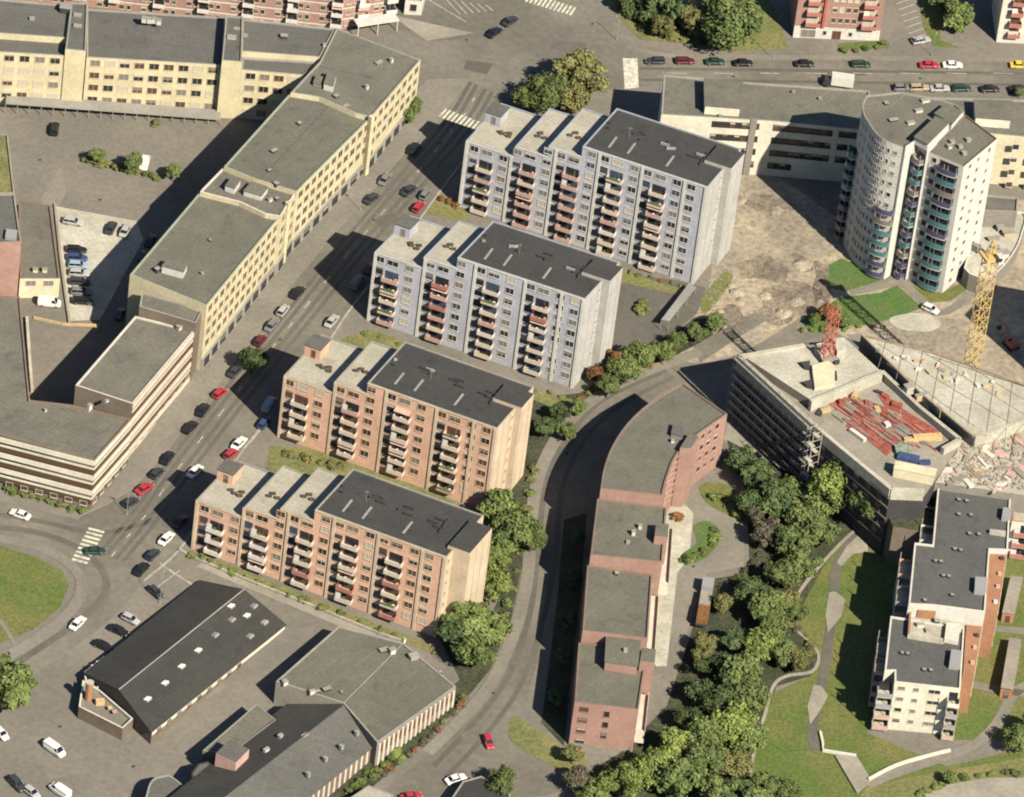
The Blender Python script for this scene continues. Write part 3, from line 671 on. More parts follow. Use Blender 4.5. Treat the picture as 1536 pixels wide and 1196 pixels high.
B.block(px([(362, 77), (480, 86), (503, 43), (364, 28)], Zu), Zu, 'cream_yellow', 'roof_slate', 'trim_grey')
YG = ['g_dark', 'g_brown', 'g_dark', 'g_brown', 'g_mid', 'g_pale', 'g_pale', 'g_dark']
fx = lambda a, b, z: (P2(gz(*a, z)), P2(gz(*b, z)))
B.facade(*fx((130, 86), (334, 98), Zm), Zm-.6, 4, 3.25, 2.2, 1.7, step=3.0, margin=.4, glass=YG, frame='cream_yellow')
B.facade(*fx((-70, 74), (99, 84), Zt), Zt-.6, 4, 3.25, 2.2, 1.7, step=3.0, margin=.6, glass=YG, frame='cream_yellow')
B.facade(*fx((362, 105), (455, 113), Zt), Zt-.6, 4, 3.25, 2.2, 1.7, step=3.0, margin=.6, glass=YG, frame='cream_yellow')
a, b_ = fx((-70, 74), (99, 84), Zt)
for (x, y, w, d, h, m) in ((98, 17, 2.2, 2.0, 1.4, 'grey_dark'), (48, 30, 1, .7, .5, 'metal'), (116, 28, 1.6, 1, 1, 'trim_grey'), (116, 44, 1.6, 1, 1, 'trim_grey'), (216, 33, 1, 1, 1.1, 'white_wall'), (224, 34, 1, 1, 1.1, 'white_wall'), (231, 34, 1, 1, 1.1, 'white_wall'), (238, 36, 1, 1, 1.1, 'white_wall'),
                        (347, 62, 1.8, 1.2, 1.2, 'white_wall'), (356, 48, 1.4, 1, .8, 'grey_dark'), (368, 55, 1, .6, .5, 'metal'), (426, 57, 1.4, 1.0, .7, 'grey_dark'), (487, 70, .7, .7, .6, 'white_wall')):
    vent(B, x, y, Zu-.3, w, d, h, 0, m)
# arcade canopy along the foot
P0, P1 = P2(g(8, 160)), P2(g(330, 178)); d = (P1-P0).normalized(); n = Vector((d.y, -d.x))
cb = MB(); cb.prism([P0-n*1, P1-n*1, P1+n*2.6, P0+n*2.6], zg(*P0)+2.5, zg(*P0)+2.75, 0, None, True, True)
B.part('canopy', cb, ['trim_grey'])
cb = MB()
for i in range(19):
    q = P0.lerp(P1, i/18)+n*2.4; cb.tube((*q, zg(*q)), (*q, zg(*P0)+2.5), .09)
B.part('canopy_post', cb, ['metal'])
B.finish()
# ------------------------------------------------------------------ long yellow wing on the street
Z4 = zr((310, 459), (300, 556)); Z3, Z2, Z1 = Z4+.8, Z4+1.6, Z4+2.4
B = Bld('office_building', 'long yellow wing stepping along the street with a flat felt roof', 'office building', P2(g(420, 300)))
S4 = [(195, 412), (300, 288), (359, 303), (398, 321), (419, 327), (310, 459)]
S3 = [(303, 284), (336, 250), (380, 268), (445, 288), (432, 307), (421, 325), (398, 321), (359, 303), (300, 288)]
S2 = [(336, 250), (436, 139), (479, 146), (533, 169), (557, 176), (445, 288), (380, 268)]
S1 = [(436, 139), (480, 92), (505, 42), (631, 90), (557, 176), (533, 170), (479, 146)]
B.block(px(S4, Z4), Z4, 'cream_yellow', 'roof_green', 'trim_green'); B.block(px(S3, Z3), Z3, 'cream_yellow', 'roof_grey', 'white_trim')
B.block(px(S2, Z2), Z2, 'cream_yellow', 'roof_green', 'trim_green'); B.block(px(S1, Z1), Z1, 'cream_yellow', 'roof_grey', 'trim_grey')
for a, c, z, rows in (((310, 459), (419, 327), Z4, 5), ((445, 288), (557, 176), Z2, 5), ((557, 176), (631, 90), Z1, 4), ((421, 325), (445, 288), Z3, 5)):
    B.facade(*fx(a, c, z), z-.7, rows, 3.05, 1.95, 1.9, step=2.9, margin=.5, glass=['g_dark', 'g_brown', 'g_dark', 'g_dark', 'g_dark', 'g_brown'], frame='cream_yellow', zmin=3.0)
    P0, P1 = fx(a, c, z); zz = min(zg(*P0), zg(*P1))
    d = (P1-P0).normalized(); nn = Vector((d.y, -d.x)); L = (P1-P0).length; mb = MB()
    mb.prism([P0+nn*.0, P1+nn*.0, P1+nn*.35, P0+nn*.35], lambda x, y: zg(x, y)-.3, lambda x, y: zg(x, y)+3.0, 0)
    B.part('shop_front', mb, ['trim_grey'])
    k = int(L/4)
    for i in range(k):
        q = P0.lerp(P1, (i+.5)/k)+nn*.35; B.inst('shop_window', win_mesh(2.6, 1.9, 'metal_dark', 'g_dark'), (*q, zg(*q)+.6), math.atan2(d.y, d.x))
for a, z in (((432, 307), Z3), ((557, 178), Z1)):
    q = P2(gz(*a, z)); mb = MB(); mb.box((*q, zg(*q)), 1.0, 1.0, z+.6-zg(*q), .9); B.part('pilaster', mb, ['cream_yellow'])
b = MB()
for a, c in (((500, 152), (398, 262)), ((300, 362), (395, 322)), ((560, 118), (480, 100))): b.tube(gz(*a, Z2-.36 if a[0] == 500 else (Z4-.36 if a[0] == 300 else Z1-.36)), gz(*c, Z2-.36 if a[0] == 500 else (Z4-.36 if a[0] == 300 else Z1-.36)), .12, 0, 4)
B.part('roof_seam', b, ['roof_slate'])
# penthouses and vents
def pent(B, pts, z0, h, wm, rm, name='penthouse'):
    q = px(pts, z0+h); b = MB(); b.prism(q, z0, z0+h-.1, 0, 0); c = sum(q, Vector((0, 0)))/len(q)
    b.prism([c+(p-c)*1.05 for p in q], z0+h-.1, z0+h+.08, 1, None, True, True); return B.part(name, b, [wm, rm])
pent(B, [(243, 399), (275, 408), (281, 396), (252, 389)], Z4-.3, 1.9, 'white_wall', 'roof_grey')
pent(B, [(486, 125), (500, 129), (505, 110), (492, 108)], Z1-.3, 1.8, 'white_wall', 'roof_grey')
pent(B, [(470, 124), (482, 128), (486, 116), (474, 113)], Z1-.3, .9, 'trim_grey', 'roof_grey')
pent(B, [(338, 278), (352, 283), (361, 270), (348, 266)], Z3-.3, 1.6, 'white_wall', 'roof_grey')
pent(B, [(366, 286), (392, 294), (402, 281), (378, 273)], Z3-.3, 1.4, 'white_wall', 'roof_grey')
for (x, y, z, w, d, h, m) in ((236, 408, Z4, 1.2, .8, 1, 'grey_dark'), (315, 362, Z4, .5, .5, .4, 'metal_dark'), (303, 412, Z4, .5, .5, .5, 'metal'), (415, 300, Z3, .8, .6, .5, 'grey_dark'), (405, 302, Z3, 1, .6, .6, 'white_wall'),
                           (411, 228, Z2, 1.4, .8, .5, 'grey_dark'), (449, 187, Z2, .8, .7, .5, 'grey_dark'), (504, 146, Z1, 1, .8, .5, 'grey_dark'), (519, 162, Z2, 1.3, .8, .6, 'grey_dark'), (550, 134, Z1, .6, .6, 1, 'white_wall'), (587, 94, Z1, .6, .6, 1, 'white_wall'), (568, 95, Z1, 1.6, .8, .3, 'grey_wall'), (414, 279, Z2, .9, .9, .8, 'grey_dark'), (404, 257, Z2, .8, .5, .4, 'grey_dark')):
    vent(B, x, y, z-.3, w, d, h, .9, m)
B.finish()
# ------------------------------------------------------------------ banded office, lower left
Z7 = zr((142, 691), (137, 766)); Z6, Z5 = Z7+2.6, Z7+5.0
B = Bld('office_building', 'brown and white banded office on the corner by the crosswalk', 'office building', P2(g(120, 650)))
B.block(px([(-80, 634), (0, 652), (142, 691), (197, 629), (106, 607), (45, 600), (30, 445), (-80, 440)], Z7), Z7, 'brown_brick', 'roof_grey', 'trim_brown')
B.block(px([(113, 578), (203, 474), (292, 496), (199, 606)], Z6), Z6, 'brown_brick', 'roof_grey', 'white_trim')
B.block(px([(213, 438), (305, 464), (294, 485), (209, 460)], Z5), Z5, 'brown_brick', 'roof_grey', 'trim_grey')
segs = [(fx((-80, 634), (142, 691), Z7), Z7, 3), (fx((142, 691), (197, 629), Z7), Z7, 3), (fx((199, 606), (292, 496), Z6), Z6, 4)]
for (P0, P1), z, nb in segs:
    mb = MB(); gl = MB()
    for k in range(nb):
        B.strip(P0, P1, z-1.35-k*3.9, 1.15, .18, None, mb=mb); B.strip(P0, P1, z-2.5-k*3.9, .45, .10, None, mb=mb)
        B.strip(P0, P1, z-2.65-k*3.9-1.35+.2, 1.2, .05, None, mb=gl)
    B.part('band', mb, ['cream_white' if nb == 3 else 'b_cream']); B.part('window_band', gl, ['g_brown'])
    d = P1-P0; L = d.length; d.normalize()
    ns = int(L/3.2)
    for i in range(ns):
        q = P0+d*(i+.5)*L/ns
        if zg(*q)+2.0 < z-10: B.inst('window', win_mesh(1.6, 1.2, 'white_trim', 'g_brown'), (*q, zg(*q)+.9), math.atan2(d.y, d.x))
for (x, y, z, w, d, h, m) in ((249, 478, Z6, 1.3, 1, 1.3, 'brown_brick'), (269, 494, Z6, 1.3, 1, .9, 'concrete_light'), (134, 616, Z7, .9, .7, 1.5, 'white_wall'), (68, 618, Z7, .4, .4, .7, 'white_wall'), (160, 603, Z6, .8, .5, .4, 'white_wall')):
    vent(B, x, y, z-.3, w, d, h, .9, m)
B.finish()
# ------------------------------------------------------------------ left edge buildings
Zs = Z7; ZL = Z7+12.5
B = Bld('brick_building', 'tall brick building cut by the left edge with a mossy roof', 'brick building', P2(g(-20, 470)))
B.block(px([(-80, 190), (12, 201), (22, 290), (-80, 290)], ZL), ZL, 'pink_brick', 'grass_dry', 'concrete')
B.block(px([(22, 290), (32, 363), (-80, 368), (-80, 290)], ZL), ZL-.02, 'pink_brick', 'roof_slate', 'concrete')
pent(B, [(8, 356), (24, 358), (26, 346), (10, 344)], ZL-.3, .7, 'metal', 'metal', 'roof_unit')
B.finish()
ZB = zr((90, 418), (90, 446))
B = Bld('low_building', 'low flat roofed annex with a yellow front beside the white car deck', 'annex', P2(g(60, 400)))
B.block(px([(28, 300), (76, 308), (90, 418), (30, 418)], ZB), ZB, 'cream', 'roof_grey', 'trim_brown')
B.facade(*fx((30, 418), (90, 418), ZB), ZB-.5, 1, 3, 2.2, 1.5, step=3.4, margin=.5, glass=['g_mid', 'g_dark'])
vent(B, 53, 408, ZB-.3, 1, .8, .8, 0, 'cream'); vent(B, 67, 408, ZB-.3, 1, .8, .8, 0, 'cream')
B.finish()
# ------------------------------------------------------------------ red brick apartments, top
Pa, Pb = P2(g(-60, -8)), P2(g(505, 46)); d = (Pb-Pa).normalized(); nrm = Vector((d.y, -d.x)); zt = zg(*Pa)+17
B = Bld('apartment_building', 'long red brick apartment building with white balconies along the top edge', 'apartment building', Pa)
B.block([Pa, Pb, Pb-nrm*13, Pa-nrm*13], zt, 'pink_brick', 'roof_grey', 'trim_grey')
P3 = P2(g(590, 30)); dd = (P3-Pb).normalized(); n3 = Vector((dd.y, -dd.x))
B.block([Pb+d*.1, P3, P3-n3*13, Pb-n3*12-d*-1], zt-.03, 'pink_brick', 'roof_grey', 'trim_grey')
for (A, C, dv) in ((Pa, Pb, d), (Pb, P3, dd)):
    L = (C-A).length; n_ = int(L/4.85); an = math.atan2(dv.y, dv.x)
    for r in range(4):
        for i in range(n_):
            q = A+dv*(i+.5)*L/n_; z = zg(*A)+1.0+r*2.9
            B.inst('window', win_mesh(1.3, 1.3, 'white_trim', 'g_brown'), (*(q-dv*1.1), z), an)
            B.inst('window', win_mesh(1.0, 1.3, 'white_trim', 'g_dark'), (*(q+dv*.5), z), an)
            if r and i % 2 == 0 or (A is Pb and r): B.inst('balcony', balcony_mesh(2.6, 'b_white', 'b_white'), (*(q+dv*2.2), z-.6), an)
    mb = MB(); 
    for r in range(1, 5): B.strip(A, C, zg(*A)-.2+r*2.9, .35, .05, None, mb=mb)
    B.part('band', mb, ['white_trim'])
c = MB(); q = P2(g(565, 40)); c.prism([q+dd*-6, q+dd*4, q+dd*4+n3*3, q+dd*-6+n3*3], zg(*q)+2.8, zg(*q)+3.1, 0, None, True, True)
for s in (-5.8, -1, 3.7): e = q+dd*s+n3*2.8; c.tube((*e, zg(*e)), (*e, zg(*q)+2.9), .15)
B.part('entrance_canopy', c, ['white_wall']); B.finish()
# corner white building piece at the top
B = Bld('kiosk_building', 'small white building with dark opening right of the red brick apartments', 'kiosk', P2(g(628, 14)))
q = px([(608, 2), (634, 4), (640, -18), (614, -18)], zg(*P2(g(620, 10)))+3.4); zz = zg(*P2(g(620, 10)))+3.4
B.block(q, zz, 'white_wall', 'roof_light', 'white_trim'); B.facade(ccw(q)[0], ccw(q)[1], zz-.6, 1, 3, 1.6, 2.0, step=2.6, margin=.3, glass=['g_dark']); B.finish()
# ------------------------------------------------------------------ pale office behind the first slab block
ZW = zr((1160, 182), (1151, 264))
B = Bld('office_building', 'long pale cream office with window bands behind the blue grey block', 'office building', P2(g(1150, 200)))
B.block(px([(992, 172), (1160, 182), (1300, 196), (1305, 136), (1130, 124), (996, 112)], ZW), ZW, 'cream_white', 'roof_grey', 'trim_grey')
B.block(px([(1440, 196), (1600, 212), (1600, 152), (1400, 146), (1360, 143)], ZW), ZW, 'cream', 'roof_grey', 'trim_grey', name='rear_wing')
for pts in ([(1058, 158), (1110, 162), (1113, 124), (1057, 119)], [(1464, 176), (1516, 180), (1518, 152), (1462, 150)]):
    pent(B, pts, ZW-.3, 2.4, 'cream_white', 'roof_grey')
P0, P1 = fx((992, 172), (1160, 182), ZW); P2_, P3_ = fx((1160, 182), (1300, 196), ZW)
for A, C, m0 in ((P0, P1, 12), (P2_, P3_, .8)):
    B.facade(A, C, ZW-.9, 4, 3.4, 1.28, 1.5, cols=[m0+i*1.32 for i in range(int(((C-A).length-m0-1)/1.32)) if i % 11 != 10], glass=['g_dark', 'g_dark', 'g_dark', 'g_brown'], frame='metal_dark', zmin=2)
q = P0+(P1-P0).normalized()*20.5; mb = MB(); mb.box((*q, zg(*q)-.3), 1.4, .6, ZW+.5-zg(*q), .05); B.part('pier', mb, ['grey_wall'])
A, C = fx((1497, 209), (1600, 216), ZW)
B.facade(A, C, ZW-1.0, 4, 3.4, 1.5, 1.5, cols=[4.2+i*4.2 for i in range(4)], glass=['g_brown', 'g_dark'])
A, C = P2(g(1030, 106)), P2(g(1040, 106))
for (x, y) in ((1190, 140), (1230, 150), (1080, 176)): vent(B, x, y, ZW-.3, .6, .6, .5)
B.finish()
# ------------------------------------------------------------------ white tower
ZC = zr((1446, 250), (1409, 440)); NF = 12; FP = (ZC-zg(*P2(g(1409, 440))))/12.3
B = Bld('tower_block', 'tall white tower block with a curved side and teal balconies', 'tower block', P2(g(1380, 380)))
Pa_ = smooth([(1300, 143), (1294, 158), (1296, 172), (1303, 184), (1313, 199), (1330, 212), (1358, 222)], 3)+[(1375, 211), (1391, 226), (1446, 168), (1432, 156), (1410, 149), (1350, 138)]
Pb_ = [(1391, 227), (1446, 250), (1496, 208), (1448, 172)]
A_ = px(Pa_, ZC+.9); B.block(A_, ZC+.9, 'white_wall', 'roof_grey', 'trim_grey', pt=.22); B.block(px(Pb_, ZC), ZC, 'white_wall', 'roof_grey', 'trim_brown', pt=.22)
pent(B, [(1372, 205), (1392, 216), (1424, 184), (1403, 176)], ZC+.7, 1.9, 'white_wall', 'roof_green', 'lift_house')
pent(B, [(1402, 170), (1428, 186), (1443, 168), (1420, 156)], ZC+.7, 1.6, 'white_wall', 'roof_green', 'lift_house')
for (x, y, w, m) in ((1329, 157, .8, 'grey_dark'), (1340, 182, 1.8, 'grey_dark'), (1366, 186, 1.6, 'cream'), (1378, 168, 1.6, 'cream'), (1388, 153, 1.8, 'cream')): vent(B, x, y, ZC+.5, w, .8, .5, .5, m)
for (x, y, m) in ((1428, 215, 'metal'), (1440, 222, 'trim_green'), (1452, 212, 'metal'), (1446, 232, 'metal'), (1424, 222, 'cream')): vent(B, x, y, ZC-.3, .9, .9, .6, .5, m)
WG = ['g_dark', 'g_blue', 'g_mid', 'g_dark']
# curved side
cv = px(smooth([(1296, 172), (1303, 184), (1313, 199), (1330, 212), (1358, 222)], 3), ZC+.9)
for i in range(len(cv)-1):
    A, C = cv[i], cv[i+1]; L = (C-A).length
    if i != 3 and i < 11:
        B.facade(A, C, ZC-.6, 12, FP, 1.05 if L > 1.6 else .7, 1.25, cols=[L/2], glass=WG)
A, C = P2(gz(1330, 212, ZC+.9)), P2(gz(1358, 222, ZC+.9)); L = (C-A).length; dv = (C-A).normalized(); an = math.atan2(dv.y, dv.x)
B.facade(A, C, ZC-.6, 4, FP, 2.8, .9, cols=[L*.6], glass=['g_dark'])
TE = ['g_teal', 'g_violet', 'g_teal', 'g_teal', 'g_violet', 'g_mid']
def glazed(w, col, rim):
    k = ('t', round(w, 1), col, rim)
    if k in BALC: return BALC[k]
    b = MB()
    def bx(x0, x1, y0, y1, z0, z1, m): b.prism([(x0, y0), (x1, y0), (x1, y1), (x0, y1)], z0, z1, m, None, True, True)
    n = 5; pts = [(-w/2+w*i/n, -1.15-.45*math.sin(math.pi*i/n)) for i in range(n+1)]
    b.prism([(-w/2, .02)]+pts+[(w/2, .02)], -.12, .08, 1, None, True, True)
    for (xa, ya), (xb, yb) in zip(pts, pts[1:]): b.prism([(xa, ya), (xb, yb), (xb, yb+.07), (xa, ya+.07)], .08, 1.25, 0, None, True, True)
    for x in (-w/2, w/2-.07): bx(x, x+.07, -1.15, 0, .08, 1.25, 0)
    for x, y in (pts[0], pts[2], pts[3], pts[5]): b.tube((x, y+.06, .08), (x, y+.06, 2.6), .04, 1, 4)
    b.face([(-w/2+.1, -.02, .1), (w/2-.1, -.02, .1), (w/2-.1, -.02, 2.3), (-w/2+.1, -.02, 2.3)], 2)
    BALC[k] = b.mesh('balcony', [col, rim, 'g_dark']); return BALC[k]
def tower_balc(P, w, an, rows, dep=1.5, r0=0):
    for r in range(r0, rows):
        z = ZC-1.6-r*FP-.6
        if z < zg(*P)+1: break
        col = random.choice(TE) if r % 2 else TE[(r//2+int(w*10)) % len(TE)]
        B.inst('balcony', glazed(w, col, 'b_grey' if r % 3 else 'b_white'), (*P, z-.75), an)
tower_balc(A+dv*L*.55, 3.8, an, 12, r0=5)
A, C = P2(gz(1375, 211, ZC+.9)), P2(gz(1391, 226, ZC+.9)); dv2 = (C-A).normalized()
tower_balc((A+C)/2+Vector((0, -.3)), 2.9, math.atan2(dv2.y, dv2.x), 12)
A, C = cv[0], cv[1]; dvl = (C-A).normalized(); tower_balc(A-dvl*1.8, 3.0, math.atan2(dvl.y, dvl.x), 12, r0=3)
fin = MB(); A, C = P2(gz(1358, 222, ZC+.9)), P2(gz(1375, 211, ZC+.9)); d3 = (C-A).normalized(); n3 = Vector((d3.y, -d3.x))
fin.prism([A-d3*.25, C+d3*1.2, C+d3*1.2+n3*.3, A-d3*.25+n3*.3], lambda x, y: zg(x, y)-.3, ZC+1.4, 0); B.part('fin_wall', fin, ['white_wall'])
A, C = P2(gz(1391, 227, ZC)), P2(gz(1446, 250, ZC)); L = (C-A).length; d4 = (C-A).normalized(); an4 = math.atan2(d4.y, d4.x)
B.facade(A, C, ZC-.8, 12, FP, 1.2, 1.4, cols=[L*.22], glass=['g_dark', 'g_blue'])
tower_balc(A+d4*L*.62, L*.52, an4, 12)
A, C = P2(gz(1446, 250, ZC)), P2(gz(1496, 208, ZC)); L = (C-A).length
B.facade(A, C, ZC-.8, 12, FP, 1.0, 1.2, cols=[L*.2, L*.45, L*.78], glass=['g_mid', 'g_dark', 'g_dark'])
B.finish()
# podium right of the tower
zp = zg(*P2(g(1500, 400)))+3.8
B = Bld('podium_building', 'low podium with a curved edge right of the white tower', 'podium', P2(g(1500, 380)))
B.block(px(smooth([(1472, 322), (1536, 318), (1534, 350), (1524, 375), (1505, 400), (1480, 418), (1446, 402), (1466, 362)], 3, True), zp), zp, 'grey_wall', 'concrete_light', 'white_trim')
zq = zp+4
B.block(px([(1476, 292), (1528, 296), (1526, 318), (1474, 316)], zq), zq, 'grey_wall', 'roof_grey', 'trim_grey')
for (x, y, w, d, h, m) in ((1484, 335, 3, 2, 1.6, 'grey_wall'), (1500, 345, 1.6, 1.2, 1, 'metal'), (1512, 352, 2.4, 1.5, .8, 'timber'), (1504, 385, 2.2, 1.6, 1.2, 'white_wall'), (1490, 360, 2.5, 1, .6, 'plank'), (1495, 375, 1.2, 1, .8, 'rust')): vent(B, x, y, zp-.3, w, d, h, .4, m)
B.finish()
B = Bld('tower_block', 'pale tower block standing just outside the right edge beyond the street', 'tower block', P2(g(1655, 620)))
zz = zg(*P2(g(1650, 640)))+33; B.block(px([(1640, 430), (1720, 450), (1760, 400), (1680, 385)], zz), zz, 'white_wall', 'roof_grey', 'trim_grey')
A, C = fx((1640, 430), (1720, 450), zz); B.facade(A, C, zz-1, 11, 2.9, 1.8, 1.5, step=3.4); B.finish()
# ------------------------------------------------------------------ top right apartments
def top_right(label, x0, x1, yb, lean, h=20, first='white_wall'):
    A, C = P2(g(x0, yb)), P2(g(x1, yb+5)); dv = (C-A).normalized(); nn = Vector((dv.y, -dv.x)); L = (C-A).length; an = math.atan2(dv.y, dv.x); z0 = zg(*A)
    B = Bld('apartment_building', label, 'apartment building', A)
    B.block([A, C, C-nn*13, A-nn*13], z0+h, 'pink_brick' if first == 'white_wall' else 'cream_white', 'roof_grey', 'trim_grey')
    b = MB(); B.strip(A, C, z0, 3.2, .15, None, mb=b); B.part('plinth', b, ['white_wall'])
    return B, A, C, dv, nn, L, an, z0
B, A, C, dv, nn, L, an, z0 = top_right('pink brick apartment building with red balconies and white ground floor', 1189, 1318, 56, 0)
for s in (.2, .85):
    for r in range(5):
        B.inst('balcony', balcony_mesh(3.4, 'b_red', 'b_red', 'g_pale'), (*(A+dv*L*s), z0+4.0+r*2.9), an)
for s in (.44, .52, .60, .68):
    for r in range(5): B.inst('window', win_mesh(1.2, 1.4, 'white_trim', random.choice(['g_pale', 'g_brown'])), (*(A+dv*L*s), z0+4.6+r*2.9), an)
for s, w in ((.36, .9), (.66, .9)): B.inst('window', win_mesh(w, 1.2, 'white_trim', 'g_dark'), (*(A+dv*L*s+nn*.15), z0+1.2), an)
B.inst('garage_door', win_mesh(3.4, 2.2, 'white_trim', 'g_mid'), (*(A+dv*L*.17+nn*.15), z0+.3), an)
B.inst('door', win_mesh(2.0, 2.4, 'door_red', 'g_brown'), (*(A+dv*L*.5+nn*.15), z0+.1), an)
b = MB(); B.strip(A, C, z0+3.2, 13, .5, None, a=L*.31, b=L*.34, mb=b); B.part('downpipe_panel', b, ['door_red'])
B.finish()
B, A, C, dv, nn, L, an, z0 = top_right('cream apartment building with brown balconies cut by the top right corner', 1494, 1600, 63, 0, first='c')
for s in (.22, .6):
    for r in range(6): B.inst('balcony', balcony_mesh(2.8, 'b_red', 'b_pink', 'g_brown'), (*(A+dv*L*s), z0+2.2+r*2.9), an)
B.finish()
# ------------------------------------------------------------------ curved pink brick building
ZK4 = zr((863, 1053), (850, 1117)); ZK1 = zr((1091, 621), (1082, 697)); dk = max(2.5, (ZK1-ZK4)/3); ZK3, ZK2 = ZK4+dk, ZK4+2*dk; ZK1 = ZK4+3*dk
print('K', ZK4-zg(*P2(g(850, 1117))), ZK1-zg(*P2(g(1082, 697))), dk)
B = Bld('curved_brick_building', 'curved pink brick building with roofs stepping down beside the bending road', 'brick building', P2(g(950, 850)))
lc = smooth([(1024, 574), (976, 603), (942, 634), (919, 668), (906, 702), (901, 733)], 3)
rc = smooth([(994, 743), (1001, 716), (1014, 684), (1034, 662), (1060, 642), (1091, 621)], 3)
B.block(px(lc+rc, ZK1), ZK1, 'pink_brick', 'roof_green', 'trim_brown')
B.block(px([(896, 748), (1000, 761), (994, 843), (886, 832)], ZK2), ZK2, 'pink_brick', 'roof_green', 'trim_brown', name='wall')
B.block(px([(881, 848), (979, 862), (972, 958), (874, 946)], ZK3), ZK3, 'pink_brick', 'roof_green', 'trim_brown')
B.block(px([(868, 964), (972, 972), (958, 1065), (862, 1053)], ZK4), ZK4, 'pink_brick', 'roof_green', 'trim_brown')
pent(B, [(908, 992), (956, 999), (960, 962), (910, 956)], ZK4-.3, 2.4, 'pink_brick', 'roof_green')
def stairbox(pts, z, zt_): 
    b = MB(); b.prism(px(pts, zt_), lambda x, y: zg(x, y)-.3, zt_, 0, 1); B.part('stair_tower', b, ['pink_brick', 'roof_green'])
stairbox([(960, 992), (982, 994), (984, 974), (963, 972)], 0, ZK4+2.2); stairbox([(982, 804), (1002, 806), (1003, 786), (984, 785)], 0, ZK2+1.8)
stairbox([(1020, 672), (1036, 673), (1048, 655), (1034, 650)], 0, ZK1+1.2)
pent(B, [(1007, 650), (1024, 656), (1026, 640), (1010, 636)], ZK1-.3, 1.0, 'trim_grey', 'roof_slate', 'roof_unit')
for (x, y, z, h, m) in ((1009, 664, ZK1, .7, 'white_wall'), (960, 793, ZK2, .9, 'white_wall'), (950, 803, ZK2, 1.1, 'white_wall'), (938, 978, ZK4+2.4, .7, 'b_pink'), (925, 862, ZK3, .5, 'metal_dark'), (942, 815, ZK2, .4, 'metal')): vent(B, x, y, z-.3, .7, .7, h, 0, m)
PK = ['g_dark', 'g_brown', 'g_dark']
rw = px(rc, ZK1)
for i in range(3, len(rw)-1):
    A, C = rw[i], rw[i+1]; L = (C-A).length
    if L > 2: B.facade(A, C, ZK1-.9, 4, 2.9, 1.3, 1.4, cols=[L*.5] if L < 6 else [L*.25, L*.72], glass=PK, frame='b_pink')
A, C = fx((862, 1053), (958, 1065), ZK4); L = (C-A).length
B.facade(A, C, ZK4-1.0, 4, 2.75, 1.9, 1.3, cols=[L*.16], glass=['g_dark', 'g_brown'], frame='trim_brown'); B.facade(A, C, ZK4-1.4, 4, 2.75, 1.2, 1.5, cols=[L*.52], glass=['g_dark'], frame='trim_brown')
b = MB(); B.strip(A, C, zg(*A)-.4, 1.2, .12, None, mb=b); B.part('plinth', b, ['concrete'])
lw = px(lc, ZK1)
for i in range(len(lw)-1):
    A, C = lw[i], lw[i+1]; L = (C-A).length
    if L > 2.4: B.facade(A, C, ZK1-.9, 4, 2.9, 1.2, 1.3, cols=[L*.5], glass=PK, frame='b_pink')
for pts, z, n_ in ((((994, 843), (1000, 761)), ZK2, 4), (((972, 958), (979, 862)), ZK3, 4), (((958, 1065), (964, 1010)), ZK4, 3)):
    A, C = fx(*pts, z); B.facade(A, C, z-.8, n_, 2.9, 1.4, 1.5, step=2.9, glass=PK, frame='b_cream')
    dv = (C-A).normalized(); nn = Vector((dv.y, -dv.x)); b = MB()
    for k in range(2):
        b.prism([A+nn*.02, C+nn*.02, C+nn*1.9, A+nn*1.9], z-2.9*(k+2)+.2, z-2.9*(k+2)+.35, 0, None, True, True)
    b.prism([A+nn*1.8, C+nn*1.8, C+nn*1.9, A+nn*1.9], z-5.6, z-4.6, 0, None, True, True)
    B.part('gallery', b, ['b_cream'])
B.finish()
# ------------------------------------------------------------------ white and terracotta flats, lower right
ZTl = zr((1362, 1029), (1326, 1096)); ZTu = ZTl+3
print('T', ZTl-zg(*P2(g(1326, 1096))))
B = Bld('apartment_building', 'white and terracotta flats with stepped roof terraces on the lower right lawn', 'apartment building', P2(g(1400, 950)))
lowp = px([(1336, 924), (1447, 942), (1441, 1034), (1342, 1023), (1342, 1006), (1327, 1006)], ZTl)
upp = px([(1408, 717), (1517, 735), (1512, 825), (1485, 824), (1478, 918), (1402, 908), (1363, 906), (1372, 814), (1399, 817)], ZTu)
B.block(lowp, ZTl, 'cream_white', 'roof_T', 'white_trim'); B.block(upp, ZTu, 'white_wall', 'roof_T', 'white_trim')
# roof terrace between
b = MB(); b.face([(p.x, p.y, ZTl-.33) for p in ccw(px([(1364, 910), (1450, 922), (1446, 944), (1414, 965), (1361, 956)], ZTl))]); B.part('terrace', b, ['concrete_light'])
for pts, h, m in (([(1361, 956), (1414, 965), (1414, 962), (1361, 953)], .8, 'concrete_light'), ([(1361, 956), (1364, 910), (1367, 910), (1364, 956)], .9, 'orange_brick'), ([(1375, 925), (1402, 928), (1402, 909), (1376, 907)], 1.6, 'orange_brick'), ([(1416, 962), (1437, 966), (1440, 940), (1419, 938)], .7, 'white_trim')):
    q = px(pts, ZTl); b = MB(); b.prism(q, ZTl-.35, ZTl+h, 0); B.part('terrace_wall', b, [m])
for (x, y, w, d, h, m) in ((1380, 940, 1.4, .8, .7, 'white_wall'), (1392, 948, 1, 1, .5, 'b_pink'), (1424, 952, 1.6, 1, .6, 'timber'), (1405, 935, 1, 1, .8, 'grey_dark')): vent(B, x, y, ZTl-.33, w, d, h, .2, m, 'terrace_furniture')
